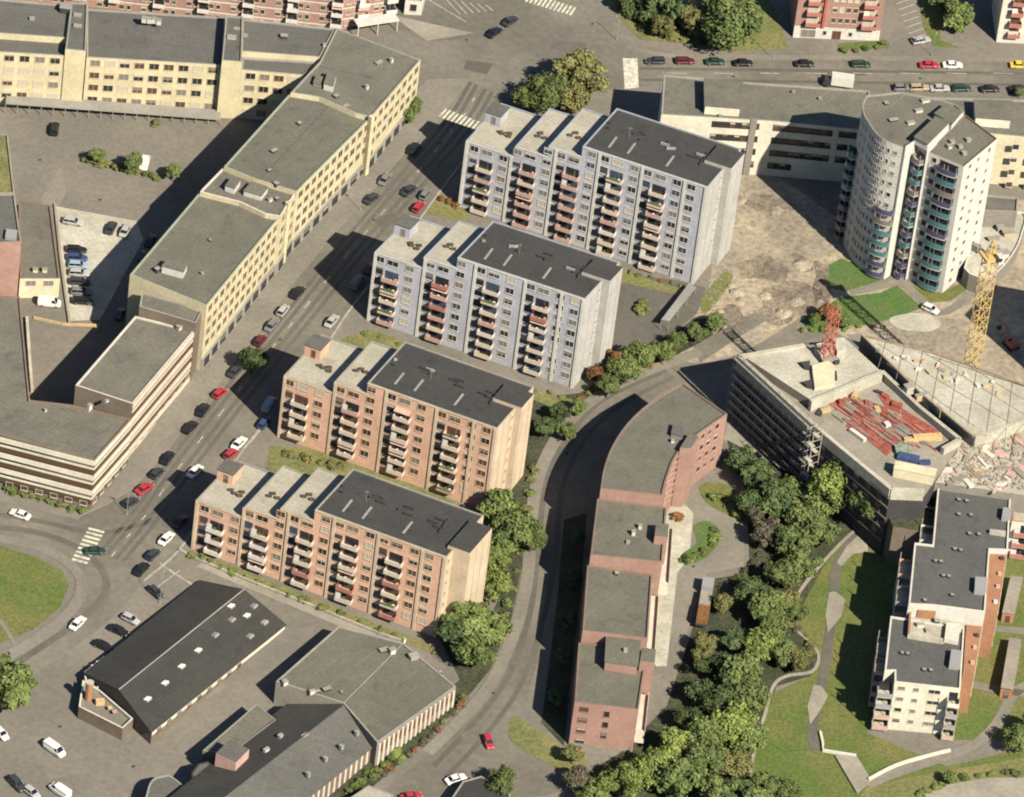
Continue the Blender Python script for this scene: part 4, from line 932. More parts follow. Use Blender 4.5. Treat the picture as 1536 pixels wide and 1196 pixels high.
# terracotta wings on the right
for pts, zt_ in (([(1484, 822), (1511, 825), (1497, 918), (1477, 914)], ZTu-1.2), ([(1451, 914), (1477, 918), (1462, 1009), (1445, 1006)], ZTl-.9)):
    q = px(pts, zt_); b = MB(); q = ccw(q); b.prism(q, lambda x, y: zg(x, y)-.4, zt_, 0, 0); w = B.part('brick_wing', b, ['orange_brick'])
    A, C = P2(gz(*pts[2], zt_)), P2(gz(*pts[1], zt_)); L = (C-A).length
    B.facade(A, C, zt_-.8, 4, 2.8, 1.3, 1.5, step=3.0, glass=['g_dark', 'g_mid'])
    for t in (.15, .4, .6, .85):
        e = q[0].lerp(q[0], 0); X = P2(gz(pts[1][0]-6+(pts[2][0]-pts[1][0])*t, pts[1][1]+(pts[2][1]-pts[1][1])*t, zt_)); c = MB(); c.box((*X, zt_), .8, .8, .5, .1); B.part('roof_vent', c, [random.choice(['white_wall', 'grey_dark', 'b_pink'])])
for pts, zt_ in (([(1503, 774), (1517, 776), (1518, 762), (1505, 761)], ZTu+1), ([(1462, 884), (1480, 886), (1481, 866), (1463, 865)], ZTu+1), ([(1424, 996), (1441, 998), (1443, 976), (1427, 974)], ZTl+1)):
    q = px(pts, zt_); b = MB(); b.prism(q, zt_-1.5, zt_, 0, 0); B.part('stair_head', b, ['metal'])
    c = sum(q, Vector((0, 0)))/4
for (x, y, z) in ((1440, 727, ZTu), (1438, 752, ZTu), (1450, 754, ZTu), (1438, 774, ZTu), (1456, 775, ZTu), (1454, 803, ZTu), (1468, 804, ZTu), (1432, 826, ZTu), (1441, 828, ZTu), (1403, 844, ZTu), (1411, 845, ZTu), (1415, 866, ZTu), (1423, 867, ZTu), (1387, 903, ZTu), (1428, 895, ZTu), (1353, 982, ZTl), (1361, 983, ZTl), (1386, 1007, ZTl), (1396, 1008, ZTl)):
    vent(B, x, y, z-.38, .6, .5, .55, 0, 'grey_dark')
q = px([(1484, 800), (1508, 804), (1508, 800), (1485, 797)], ZTu); b = MB(); b.prism(q, ZTu-.35, ZTu+.6, 0); B.part('roof_screen', b, ['concrete_light'])
# front facade and balconies
A, C = fx((1342, 1023), (1441, 1034), ZTl); L = (C-A).length; dv = (C-A).normalized(); an = math.atan2(dv.y, dv.x); nn = Vector((dv.y, -dv.x))
B.facade(A, C, ZTl-.9, 4, 2.8, 1.5, 1.1, cols=[L*.12], glass=['g_dark', 'g_mid']); B.facade(A, C, ZTl-.9, 4, 2.8, 1.2, 1.1, cols=[L*.34], glass=['g_dark', 'g_mid']); B.facade(A, C, ZTl-.9, 4, 2.8, 2.4, 1.1, cols=[L*.62], glass=['g_dark', 'g_mid'])
def loggia(O, w, dep, z1, an, label=None):
    ca = Vector((math.cos(an), math.sin(an))); nv = Vector((ca.y, -ca.x))
    for k in range(4):
        z = z1-.6-2.8*(k+1); b = MB(); q = [O, O+ca*w, O+ca*w+nv*dep, O+nv*dep]
        b.prism(q, z, z+.2, 0, None, True, True)
        b.prism([O+nv*dep, O+ca*w+nv*dep, O+ca*w+nv*(dep-.1), O+nv*(dep-.1)], z+.2, z+1.15, 1)
        for e in (0, w): b.prism([O+ca*e+nv*dep, O+ca*(e+.12)+nv*dep, O+ca*(e+.12), O+ca*e], z+.2, z+1.15, 1)
        for e in (.05, w-.05): b.tube((*(O+ca*e+nv*(dep-.1)), z), (*(O+ca*e+nv*(dep-.1)), z+2.8), .09, 0)
        b.face([(*(O+ca*.3+nv*.03), z+.2), (*(O+ca*(w-.3)+nv*.03), z+.2), (*(O+ca*(w-.3)+nv*.03), z+2.4), (*(O+ca*.3+nv*.03), z+2.4)], 2)
        B.part('balcony', b, ['concrete_light', random.choice(['b_white', 'b_grey', 'b_pink']), 'g_dark'])
loggia(A+dv*L*.82, L*.18, 2.2, ZTl, an)
loggia(A-dv*3.2-nn*1.0, 3.2, 2.4, ZTl, an)
A2, C2 = P2(gz(1336, 924, ZTl)), P2(gz(1327, 1006, ZTl)); dl = (A2-C2).normalized()
for t in (.25, .62):
    X = A2.lerp(C2, t); loggia(X, 4.4, 2.0, ZTl, math.atan2(-dl.y, -dl.x))
A2, C2 = P2(gz(1372, 814, ZTu)), P2(gz(1363, 906, ZTu)); dl = (C2-A2).normalized()
for t in (.15, .6): loggia(A2.lerp(C2, t), 5, 2.6, ZTu, math.atan2(dl.y, dl.x))
A2, C2 = P2(gz(1408, 717, ZTu)), P2(gz(1399, 817, ZTu)); dl = (C2-A2).normalized()
for t in (.1, .6): loggia(A2.lerp(C2, t), 5, 2.6, ZTu, math.atan2(dl.y, dl.x))
B.finish()
# flats further right, only a corner in view
B = Bld('brick_building', 'strip of red and white brick flats behind the terracotta flats', 'brick building', P2(g(1550, 780)))
zt_ = zg(*P2(g(1530, 830)))+9; q = px([(1519, 742), (1600, 750), (1600, 790), (1518, 782)], zt_); B.block(q, zt_, 'white_wall', 'roof_light', 'orange_brick')
A, C = fx((1518, 782), (1600, 790), zt_); 
for r in range(3):
    B.inst('balcony', balcony_mesh(3.4, 'b_red', 'b_white'), (*(A+(C-A).normalized()*2.4), zt_-3-r*2.8), 0)
B.finish()
# garden sheds at the right edge
for i, (pts, lab) in enumerate((([(1504, 918), (1522, 920), (1534, 868), (1516, 866)], 'narrow shed with grey lid and orange brick end nearer the flats'), ([(1502, 1030), (1520, 1033), (1532, 962), (1514, 960)], 'long narrow garden shed with mixed grey and orange roof by the path'))):
    z = zg(*P2(g(1515, 1000 if i else 900)))+2.4; zz = z; q = px(pts, z)
    B = Bld('garden_shed', lab, 'shed', sum(q, Vector((0, 0)))/4, 'garden sheds at the right edge')
    b = MB(); b.prism(q, lambda x, y: zg(x, y)-.3, z, 0); B.part('wall', b, ['orange_brick'])
    c = sum(q, Vector((0, 0)))/4; b = MB(); b.prism([c+(p-c)*1.06 for p in q], z, z+.15, 0, None, True, True); B.part('roof', b, ['concrete'])
    A, C = ccw(q)[0], ccw(q)[1]; B.inst('door', win_mesh(1.0, 1.9, 'trim_brown', 'g_brown'), (*A.lerp(C, .5), zg(*A)+.1), math.atan2((C-A).y, (C-A).x))
    B.finish()
# ------------------------------------------------------------------ building under construction
ZX = zr((1109, 533), (1094, 622))
print('X', ZX-zg(*P2(g(1094, 622))))
B = Bld('building_shell', 'concrete building shell under construction with scaffolded dark side', 'building shell', P2(g(1300, 640)))
Lw = px([(1109, 533), (1211, 515), (1268, 502), (1324, 556), (1440, 658), (1385, 735), (1336, 734), (1225, 640)], ZX)
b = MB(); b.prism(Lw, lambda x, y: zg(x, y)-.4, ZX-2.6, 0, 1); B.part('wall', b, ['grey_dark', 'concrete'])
b = MB(); b.prism(px([(1116, 535), (1211, 519), (1266, 506), (1320, 556), (1216, 600)], ZX-.5), ZX-2.6, ZX-.5, 0, 1); B.part('deck', b, ['concrete', 'concrete_light'])
def pwall(pts, z0, z1, w, m, name='parapet', BB=None):
    b = MB(); w3 = px(pts, z1)
    for A, C in zip(w3, w3[1:]):
        d = (C-A).normalized(); n = Vector((-d.y, d.x))*w/2; b.prism([A-n, C-n, C+n, A+n], z0, z1, 0)
    (BB or B).part(name, b, [m])
pwall([(1211, 516), (1109, 534), (1225, 640), (1337, 733), (1386, 735)], ZX-2.6, ZX, .9, 'concrete_light')
pwall([(1216, 601), (1323, 556)], ZX-2.6, ZX+.2, .8, 'concrete_light')
pwall([(1323, 556), (1380, 610), (1440, 658), (1414, 672)], ZX-2.6, ZX-.9, .9, 'concrete_light')
# floor slabs read as light lines on the scaffolded side
A, C = P2(gz(1109, 533, ZX)), P2(gz(1225, 640, ZX)); C2 = P2(gz(1336, 734, ZX)); A0 = P2(gz(1060, 545, ZX))
for k in range(5):
    mb = MB(); B.strip(A, C, ZX-2.2-k*2.9, .22, .15, None, mb=mb); B.strip(C, C2, ZX-2.2-k*2.9, .35, .25, None, mb=mb); B.part('floor_slab', mb, ['brown_brick'])
d = (C-A).normalized(); L = (C-A).length; an = math.atan2(d.y, d.x)
B.facade(A, C, ZX-2.8, 4, 2.9, 1.5, 1.6, step=2.8, glass=['g_dark'], frame='grey_dark', zmin=.3)
d2 = (C2-C).normalized(); B.facade(C, C2, ZX-2.8, 4, 2.9, 1.5, 1.6, step=3.2, glass=['g_dark', 'g_brown'], frame='brown_brick')
# right wing deck
Rw = px([(1292, 500), (1303, 503), (1400, 528), (1536, 575), (1640, 612), (1640, 610), (1536, 628), (1505, 641), (1462, 654), (1380, 590)], ZX)
b = MB(); b.prism(Rw, lambda x, y: zg(x, y)-.4, ZX-.3, 0, 1); B.part('deck', b, ['grey_wall', 'concrete_light'])
pwall([(1462, 654), (1505, 641), (1536, 629), (1640, 612)], ZX-2.8, ZX-.1, .8, 'concrete_light')
pwall([(1296, 503), (1400, 529), (1536, 576), (1640, 612)], ZX-.3, ZX+.1, .3, 'plank')
pwall([(1294, 503), (1380, 588), (1460, 654)], ZX-.3, ZX+.05, .4, 'plank')
# joist lines
jb = MB()
for (a, c) in [((1330+i*27, 510+i*9), (1345+i*27-28, 552+i*9+(i*8))) for i in range(9)]+[((1316, 516), (1520, 638)), ((1380, 525), (1536, 622)), ((1330, 545), (1462, 640)), ((1450, 548), (1536, 600))]:
    A_, C_ = gz(*a, ZX-.3), gz(*c, ZX-.3); jb.tube(A_, C_, .09, 0, 4)
B.part('joist', jb, ['brown_brick'])
pwall([(1113, 540), (1222, 640), (1334, 727)], ZX-2.6, ZX-.3, .4, 'b_pink', 'guard_rail')
for i in range(26):
    x = random.uniform(1310, 1520); y = 520+(x-1310)*.32+random.uniform(-4, 16); b = MB(); p = gz(x, y, ZX-.3); b.box((p.x, p.y, ZX-.3), random.uniform(.5, 1.6), random.uniform(.4, .9), random.uniform(.2, .6), random.random()*3); B.part('material_stack', b, [random.choice(['white_wall', 'b_pink', 'concrete', 'timber', 'white_trim'])])
# openings in the light deck
for pts in ([(1199, 543), (1215, 541), (1215, 552), (1206, 550)], [(1203, 573), (1218, 569), (1219, 580), (1210, 578)], [(1241, 560), (1255, 556), (1256, 567), (1246, 565)], [(1248, 536), (1256, 532), (1260, 542), (1252, 544)]):
    b = MB(); b.prism(px(pts, ZX+.3), ZX-.5, ZX+.3, 0); B.part('upstand', b, ['grey_dark'])
b = MB(); b.prism(px([(1218, 548), (1242, 541), (1252, 548), (1252, 575), (1222, 582)], ZX+.4), ZX-.6, ZX+.4, 0); B.part('core_wall', b, ['cream'])
b = MB(); b.prism(px([(1222, 520), (1246, 514), (1256, 524), (1232, 534)], ZX+1.2), ZX-.6, ZX+1.2, 0); B.part('core_wall', b, ['b_pink'])
b = MB(); b.prism(px([(1250, 508), (1266, 506), (1270, 522), (1256, 528)], ZX+2.0), ZX-.6, ZX+2.0, 0); B.part('core_wall', b, ['concrete_light'])
# slot with scaffold between the wings: floor
b = MB(); b.face([(p.x, p.y, ZX-4.5) for p in ccw(px([(1268, 502), (1292, 500), (1470, 660), (1440, 668)], ZX-4.5))]); B.part('deck', b, ['grey_wall'])
for (x, y, dz, w, d_, h, m) in ((1362, 590, -1.5, 1.8, 1.4, 2, 'concrete_light'), (1382, 600, -1.5, 3, .8, 1.5, 'timber'), (1407, 622, -2, .8, 2.2, 1.8, 'timber'), (1395, 612, -3, 2, 1, 1.2, 'b_green'), (1375, 600, -3, 3, 1, .5, 'plank')): vent(B, x, y, ZX+dz, w, d_, h, .6, m, 'formwork')
# materials on the lower deck
zl = ZX-2.58
def pile(pts, h, m, name):
    b = MB(); b.prism(px(pts, zl+h), zl, zl+h, 0); o = B.part(name, b, [m])
for pts in ([(1268, 640), (1300, 600), (1330, 612), (1352, 660), (1330, 684), (1290, 650)], [(1316, 592), (1345, 602), (1352, 622), (1330, 612)], [(1352, 612), (1398, 640), (1410, 650), (1372, 660), (1356, 640)], [(1246, 604), (1262, 596), (1270, 606), (1254, 616)]):
    b = MB(); b.prism(px(pts, zl+.08), zl, zl+.08, 0); B.part('formwork_sheet', b, ['rust'])
rb = MB()
for i in range(90):
    t = random.random(); x = 1262+t*118+random.uniform(-22, 22); y = 612+t*42+random.uniform(-16, 24)-abs(t-.5)*8
    if x > 1400: continue
    p = gz(x, y, zl); an_ = -.72+random.choice([0, 0, .05, -.05]); rb.box((p.x, p.y, zl), random.uniform(2.5, 7), random.uniform(.25, .6), random.uniform(.1, .4), an_, random.choice([0, 0, 1, 1, 2]))
B.part('rebar_bundles', rb, ['rust', 'grey_wall', 'b_red'])
b = MB(); p = gz(1286, 655, zl); b.box((p.x, p.y, zl), 4.4, .9, .8, -.75); B.part('panel_stack', b, ['white_wall'])
b = MB(); p = gz(1390, 660, zl); b.box((p.x, p.y, zl), 6.2, 1.2, 1.3, .3); b.box((p.x-3.4, p.y-1.2, zl), 3, .9, .9, .3); B.part('formwork_stack', b, ['timber'])
b = MB(); p = gz(1352, 678, zl); b.box((p.x, p.y, zl), 2.8, 2.2, 1.0, .2); B.part('tarpaulin_stack', b, ['tarp_green'])
b = MB(); p = gz(1362, 690, zl); b.box((p.x, p.y, zl), 4.5, 2, 1.0, -.15); b.box((p.x+3.4, p.y-.6, zl), 2.5, 1.2, .7, .3); B.part('tarpaulin_stack', b, ['tarp_blue'])
b = MB(); p = gz(1370, 717, zl); b.box((p.x, p.y, zl), 8.5, 2.4, 2.4, -.12); b.box((p.x+.1, p.y, zl+2.4), 8.8, 2.7, .15, -.12); B.part('site_hut', b, ['cream'])
for (x, y, m) in ((1256, 600, 'rust'), (1262, 606, 'rust'), (1238, 618, 'timber'), (1230, 620, 'grey_dark'), (1282, 596, 'timber'), (1328, 596, 'rust'), (1318, 590, 'grey_dark'), (1345, 610, 'rust'), (1316, 615, 'timber'), (1330, 640, 'white_wall'), (1300, 606, 'rust')):
    p = gz(x, y, zl); b = MB(); b.box((p.x, p.y, zl), random.uniform(.9, 2.4), random.uniform(.6, 1.3), random.uniform(.4, 1.0), random.random()*3); B.part('material_stack', b, [m])
B.finish()
# debris deck behind the flats
B = Bld('rubble_deck', 'pale concrete deck strewn with building rubble behind the terracotta flats', 'rubble deck', P2(g(1480, 720)))
zd = ZX-3.2; q = px([(1385, 722), (1400, 668), (1462, 656), (1505, 642), (1640, 620), (1640, 760), (1517, 740), (1408, 724)], zd)
b = MB(); b.prism(q, lambda x, y: zg(x, y)-.4, zd, 0, 1); B.part('deck', b, ['grey_wall', 'concrete_light'])
def on_deck():
    while True:
        x, y = random.uniform(1392, 1545), random.uniform(650, 735)
        if y > 672-(x-1400)*.25+4 and y < 722+(x-1408)*.13: return gz(x, y, zd)
rb = MB()
for i in range(1100):
    p = on_deck(); s = random.choice([.12, .18, .25, .3, .4, .5]); rb.box((p.x, p.y, zd-.03), s*random.uniform(.6, 2.2), s, s*random.uniform(.3, .8), random.random()*3, random.choice([0, 0, 1, 2, 3, 4]))
B.part('rubble', rb, ['concrete_light', 'concrete', 'grey_wall', 'plank', 'b_pink'], kind='stuff')
for i in range(70):
    p = on_deck(); b = MB(); b.box((p.x, p.y, zd-.02), random.uniform(1.0, 4.5), random.uniform(.5, 1.8), random.uniform(.06, .5), random.choice([.3, .4, -.9, 1.2])+random.uniform(-.2, .2))
    B.part('material_stack', b, [random.choice(['concrete_light', 'concrete', 'white_trim', 'plank', 'concrete', 'grey_wall', 'timber', 'b_pink', 'concrete_light'])])
B.finish()
# scaffold along the dark side
A, C = P2(gz(1109, 533, ZX)), P2(gz(1225, 640, ZX)); d = (C-A).normalized(); nn = Vector((d.y, -d.x)); L = (C-A).length
sc = Bld('scaffold', 'steel tube scaffold with plank lifts along the shell wall facing the brick building', 'scaffold', (A+C)/2+nn*1.2)
b = MB(); n_ = int(L/2.4)
for i in range(n_+1):
    for o_ in (.5, 1.5):
        q = A+d*(L*i/n_)+nn*o_; b.tube((*q, zg(*q)), (*q, ZX+.9), .055, 0, 4)
sc.part('standard', b, ['scaff'])
for k in range(7):
    z = ZX-.4-k*2.3
    if z < zg(*A)+.6: break
    b = MB()
    for o_ in (.5, 1.5):
        for zz in (0, 1.0): p, q = A+nn*o_, C+nn*o_; b.tube((*p, z+zz), (*q, z+zz), .05, 0, 4)
    sc.part('ledger', b, ['scaff'])
    b = MB(); b.prism([A+nn*.9, C+nn*.9, C+nn*1.4, A+nn*1.4], z-.06, z, 0, None, True, True); sc.part('plank_lift', b, ['grey_wall'])
b = MB()
for i in range(0, n_, 3):
    p, q = A+d*(L*i/n_)+nn*1.52, A+d*(L*min(i+3, n_)/n_)+nn*1.52
    b.tube((*p, zg(*p)), (*q, ZX-3), .045, 0, 4); 
sc.part('brace', b, ['scaff']); sc.finish()
# scaffold stair at the corner
sc = Bld('scaffold', 'pale scaffold stair tower at the corner beside the tree', 'scaffold', C+nn*1.6+d*1)
b = MB(); O = C+d*.3+nn*.3
for s in (0, 2.2):
    for t in (0, 2.4):
        q = O+d*s+nn*t; b.tube((*q, zg(*q)), (*q, ZX+1.2), .07, 0, 4)
for k in range(8):
    z = ZX+.6-k*2.0
    for s in (0, 2.2): b.tube((*(O+d*s), z), (*(O+d*s+nn*2.4), z), .05, 0, 4)
    for t in (0, 2.4): b.tube((*(O+nn*t), z), (*(O+d*2.2+nn*t), z), .05, 0, 4)
sc.part('frame', b, ['white_trim'])
for k in range(7):
    z = ZX-1-k*2.0; b = MB(); q = [O+d*.1+nn*(.1+(k % 2)*1.2), O+d*2.1+nn*(.1+(k % 2)*1.2), O+d*2.1+nn*(1.1+(k % 2)*1.2), O+d*.1+nn*(1.1+(k % 2)*1.2)]
    b.prism(q, z, z+.08, 0, None, True, True); sc.part('landing', b, ['concrete_light'])
sc.finish()
# raised planted terrace under the end wall
B = Bld('retaining_terrace', 'dark retaining terrace between the shell end wall and the white flats', 'terrace', P2(g(1370, 790)))
zt_ = ZX-7.5; b = MB(); b.prism(px([(1322, 752), (1336, 740), (1386, 736), (1404, 722), (1402, 800), (1340, 790)], zt_), lambda x, y: zg(x, y)-.3, zt_, 0, 1); B.part('wall', b, ['brown_brick', 'scrub']); B.finish()
# builders' containers beside the scaffold
for (x, y, lab) in ((1160, 662, 'white site container on the concrete lane, nearer the brick building'), (1186, 690, 'white site container on the concrete lane, nearer the trees')):
    p = g(x, y); b = MB(); b.box((p.x, p.y, p.z-.1), 5.2, 2.2, 2.3, math.atan2(d.y, d.x), 0, 1); o = place(b, 'site_container', ['concrete_light', 'concrete_light'], lab, 'container', 'site containers', (p.x, p.y, p.z))
    b = MB(); b.box((p.x, p.y, p.z+2.2), 5.4, 2.4, .12, math.atan2(d.y, d.x)); new_obj('roof', b.mesh('roof', ['white_wall'], (p.x, p.y, p.z)), o)
# ------------------------------------------------------------------ tower cranes
def mast(name, label, px_, py_, z0, H, w, mat, extra):
    p = P2(gz(px_, py_, z0)); B = Bld(name, label, 'crane', p); a = .5
    ca = [Vector((math.cos(a+i*math.pi/2+.785), math.sin(a+i*math.pi/2+.785)))*w*.707 for i in range(4)]
    n = int(H/w)
    for seg in range(0, n, 6):
        b = MB(); z_a, z_b = z0+seg*w, z0+min(seg+6, n)*w
        for c in ca: q = p+c; b.tube((*q, z_a), (*q, z_b), .13, 0, 4)
        for k in range(seg, min(seg+6, n)):
            for i in range(4):
                q0, q1 = p+ca[i], p+ca[(i+1) % 4]; za, zb = z0+k*w, z0+(k+1)*w
                b.tube((*q0, za), (*q1, zb), .07, 0, 4); b.tube((*q0, za), (*q1, za), .07, 0, 4)
                if k % 2: b.tube((*q1, za), (*q0, zb), .07, 0, 4)
        B.part('mast_section', b, [mat])
    b = MB(); b.box((*p, z0-.2), w*1.8, w*1.8, .9, a); B.part('base', b, ['concrete'])
    if extra:
        zt_ = z0+n*w; b = MB(); b.box((*p, zt_), w*1.5, w*1.5, .5, a); B.part('slewing_platform', b, [mat])
        b = MB(); b.box((p.x+1.9, p.y-1.0, zt_-.4), 1.3, 1.5, 1.9, a, 0); B.part('cab', b, ['white_wall'])
        b = MB(); b.box((p.x+1.9, p.y-1.8, zt_+.3), 1.0, .2, .9, a); B.part('cab_window', b, ['g_dark'])
        b = MB()
        for c in ca: b.tube((*(p+c*.8), zt_+.5), (*p, zt_+4.5), .12, 0, 4)
        B.part('apex', b, [mat])
        b = MB(); q = p+Vector((-3.2, 2.6)); b.tube((*p, zt_+.5), (*q, zt_+.5), .25, 0, 4); b.box((*q, zt_-.8), 1.6, 1.2, 1.6, -.6); B.part('counterweight', b, ['concrete'])
    B.finish()
mast('tower_crane', 'yellow lattice crane mast rising beside the white tower', 1456, 556, zg(*P2(g(1456, 556)))+9, 30.5, 2.5, 'crane_yellow', True)
mast('tower_crane', 'red lattice crane mast standing on the light deck near the green lawn', 1240, 536, ZX, 15, 2.0, 'crane_red', False)
for (x, y) in ((1305, 512),):
    pass
# ------------------------------------------------------------------ dark roofed shed
he = 2.1
ez = lambda x, y: zg(*P2(g(x, y)))+he
zE = ez(300, 1010)
B = Bld('brick_hall', 'long brick hall with a black pitched roof and white skylights', 'hall', P2(g(280, 990)))
BLc, BRc, FRc, FLc = [P2(gz(x, y, zE)) for x, y in ((299, 870), (430, 937), (227, 1099), (126, 1010))]
BRc2 = BRc
rB = (BLc+BRc)/2; rF = (FLc+FRc)/2; zR = zE+3.4
b = MB(); c = (BLc+BRc+FRc+FLc)/4; inw = [c+(p-c)*.985 for p in (BLc, BRc, FRc, FLc)]
b.prism(inw, lambda x, y: zg(x, y)-.4, zE-.02, 0, 0)
b.face([(*inw[0], zE-.05), (*inw[1], zE-.05), (*((inw[0]+inw[1])/2), zR-.15)], 0); b.face([(*inw[3], zE-.05), (*inw[2], zE-.05), (*((inw[3]+inw[2])/2), zR-.15)], 0)
B.part('wall', b, ['brown_brick'])
def slab_face(b, pts, t=.18):
    b.face(pts, 0); lo = [(p[0], p[1], p[2]-t) for p in pts]; b.face(lo[::-1], 0)
    for i in range(len(pts)): j = (i+1) % len(pts); b.face([lo[i], lo[j], pts[j], pts[i]], 0)
b = MB(); slab_face(b, [(*BLc, zE), (*rB, zR), (*rF, zR), (*FLc, zE)][::-1]); slab_face(b, [(*BRc, zE), (*rB, zR), (*rF, zR), (*FRc, zE)]); rf = B.part('roof', b, ['roof_black'])
b = MB(); b.tube((*rB, zR+.05), (*rF, zR+.05), .14); B.part('ridge_cap', b, ['trim_grey'])
b = MB(); B.strip(FRc.lerp(c, .02), BRc.lerp(c, .02), zE-1.2, .95, .14, None, mb=b); B.part('pale_band', b, ['cream_white'])
dR = (BRc-FRc); dv = dR.normalized(); an = math.atan2(dv.y, dv.x)
B.facade(FRc, BRc, zE-.4, 1, 3, 1.2, 1.2, step=3.2, glass=['g_brown', 'g_mid'], frame='trim_brown', zmin=.2)
def on_roof(t, s):                       # t along the hall from the front, s 0 ridge .. 1 eave on the right slope
    p = rF.lerp(rB, t).lerp(FRc.lerp(BRc, t), s); return (p.x, p.y, zR+(zE-zR)*s)
tilt = math.atan2(zR-zE, (FRc-rF).length)
for t, s, m in ((.10, .48, 'bright_white'), (.24, .45, 'bright_white'), (.38, .40, 'bright_white'), (.52, .36, 'bright_white'), (.66, .33, 'b_grey'), (.80, .30, 'b_grey'), (.955, .36, 'b_grey'), (.86, .1, 'bright_white'), (.88, .42, 'bright_white'), (.80, .75, 'trim_green'), (.92, .72, 'concrete_light')):
    p = on_roof(t, s); me = MB(); me.box((0, 0, -.2), 1.45, 1.1, .42, 0, 0); me.box((0, 0, .22), 1.35, 1.0, .14, 0, 1)
    o = new_obj('skylight', me.mesh('skylight', ['trim_grey', m]), B.root, Vector(p)-B.org); o.rotation_euler = (-tilt, 0, an)
B.finish()
# flat terrace extension with chimney at its end
z = zg(*P2(g(160, 1090)))+3.0
B = Bld('brick_annex', 'small brick terrace extension with white parapet and a round chimney', 'annex', P2(g(150, 1060)))
q = px([(160, 986), (184, 1090), (122, 1062), (128, 1012)], z); q = px([(140, 1004), (160, 985), (168, 1030), (198, 1075), (184, 1092), (118, 1060), (128, 1020)], z)
B.block(px([(118, 1060), (184, 1093), (200, 1078), (150, 1035), (124, 1020)], z), z, 'brown_brick', 'pavement', 'white_trim', par=.8)
B.block(px([(126, 1008), (156, 984), (166, 1000), (146, 1034), (128, 1022)], z), z-.01, 'brown_brick', 'roof_slate', 'white_trim', par=.6)
p = P2(gz(133, 1045, z)); b = MB(); b.tube((*p, z-1), (*p, z+3.6), .75, 0, 10); b.tube((*p, z+3.6), (*p, z+3.8), .85, 1, 10); B.part('chimney', b, ['orange_brick', 'concrete_light'])
b = MB(); b.box((*P2(gz(150, 1052, z)), z-.8), 1.8, 1.0, 1.2, .3); B.part('roof_unit', b, ['timber'])
for x, y in ((140, 1000), (148, 994), (154, 1000), (165, 1062), (172, 1068)):
    b = MB(); p = P2(gz(x, y, z)); b.tube((*p, z-.7), (*p, z+.1), .05, 0, 4); b.box((*p, z+.05), .9, .9, .08, .4); B.part('terrace_table', b, [random.choice(['white_wall', 'b_pink', 'timber'])])
B.finish()
# ------------------------------------------------------------------ factory hall, centre bottom
zh = zr((682, 1030), (680, 1058)); print('hall', zh-zg(*P2(g(680, 1058))))
B = Bld('factory_hall', 'wide grey flat roofed factory hall with brick piers beside the bending road', 'factory hall', P2(g(560, 1030)))
HP = [(508, 939), (604, 964), (684, 1030), (566, 1114), (515, 1055), (414, 1022)]
B.block(px(HP, zh), zh, 'grey_wall', 'roof_green', 'trim_grey', par=.25)
A, C = fx((566, 1114), (684, 1030), zh); L = (C-A).length; d = (C-A).normalized(); nn = Vector((d.y, -d.x)); an = math.atan2(d.y, d.x)
for i in range(17):
    q = A+d*(L*(i+.5)/17); b = MB(); b.box((*(q+nn*.1), zg(*q)-.3), .55, .35, zh-.4-zg(*q), an); B.part('pier', b, ['b_cream'])
for i in range(16):
    q = A+d*(L*(i+1)/17); B.inst('window', win_mesh(1.2, 2.2, 'red_brick', 'g_brown'), (*q, zh-3.4), an)
for (x, y, w, d_, h, m) in ((588, 980, 1.2, 1.0, 1.1, 'white_wall'), (576, 977, 1.8, 1.0, .5, 'grey_dark'), (620, 988, 1.8, 1.2, 1.0, 'metal'), (606, 964, .5, .5, 1.0, 'white_wall'), (490, 1036, 1.6, .8, .6, 'grey_dark'), (476, 1040, 1.0, .6, .6, 'grey_dark'), (468, 1041, 1.2, .6, .9, 'cream'), (512, 1040, .5, .5, .4, 'grey_dark'), (427, 1027, 1.0, 1.0, .9, 'white_wall'), (660, 1010, .6, .5, .4, 'grey_dark')): vent(B, x, y, zh-.25, w, d_, h, .6, m)
b = MB()
for a, c in (((515, 1055), (604, 966)), ): b.tube(gz(*a, zh-.2), gz(*c, zh-.2), .12, 0, 4)
B.part('roof_ridge', b, ['trim_grey']); B.finish()
# dark roofed wing
B = Bld('workshop', 'low workshop with a dark pitched roof and a pink dormer near the bottom edge', 'workshop', P2(g(400, 1150)))
z2 = zh-.2; ze = z2-2.2
e1, e2 = P2(gz(566, 1116, ze)), P2(gz(452, 1206, ze)); r1, r2 = P2(gz(515, 1056, z2)), P2(gz(330, 1200, z2)); l1, l2 = P2(gz(430, 1056, ze)), P2(gz(250, 1200, ze))
ext = (r2-r1).normalized()*12
b = MB(); slab_face(b, [(*r1, z2), (*(r2+ext), z2), (*(e2+ext), ze), (*e1, ze)][::-1]); B.part('roof', b, ['roof_slate'])
b = MB(); slab_face(b, [(*r1, z2), (*l1, ze), (*(l2+ext), ze), (*(r2+ext), z2)][::-1]); B.part('roof', b, ['roof_black'])
c = (r1+r2)/2; b = MB(); qq = [c+(p-c)*.97 for p in (e1, r1, l1, l2+ext, r2+ext, e2+ext)]
b.prism(qq, lambda x, y: zg(x, y)-.4, ze-.25, 0, 0); B.part('wall', b, ['brown_brick'])
A, C = e2, e1; L = (C-A).length; dv = (C-A).normalized(); an = math.atan2(dv.y, dv.x); nn = Vector((dv.y, -dv.x))
for i in range(14): q = A+dv*(L*(i+.5)/14)-nn*.5; b = MB(); b.box((*q, zg(*q)-.3), .6, .4, ze-zg(*q), an); B.part('pier', b, ['b_cream'])
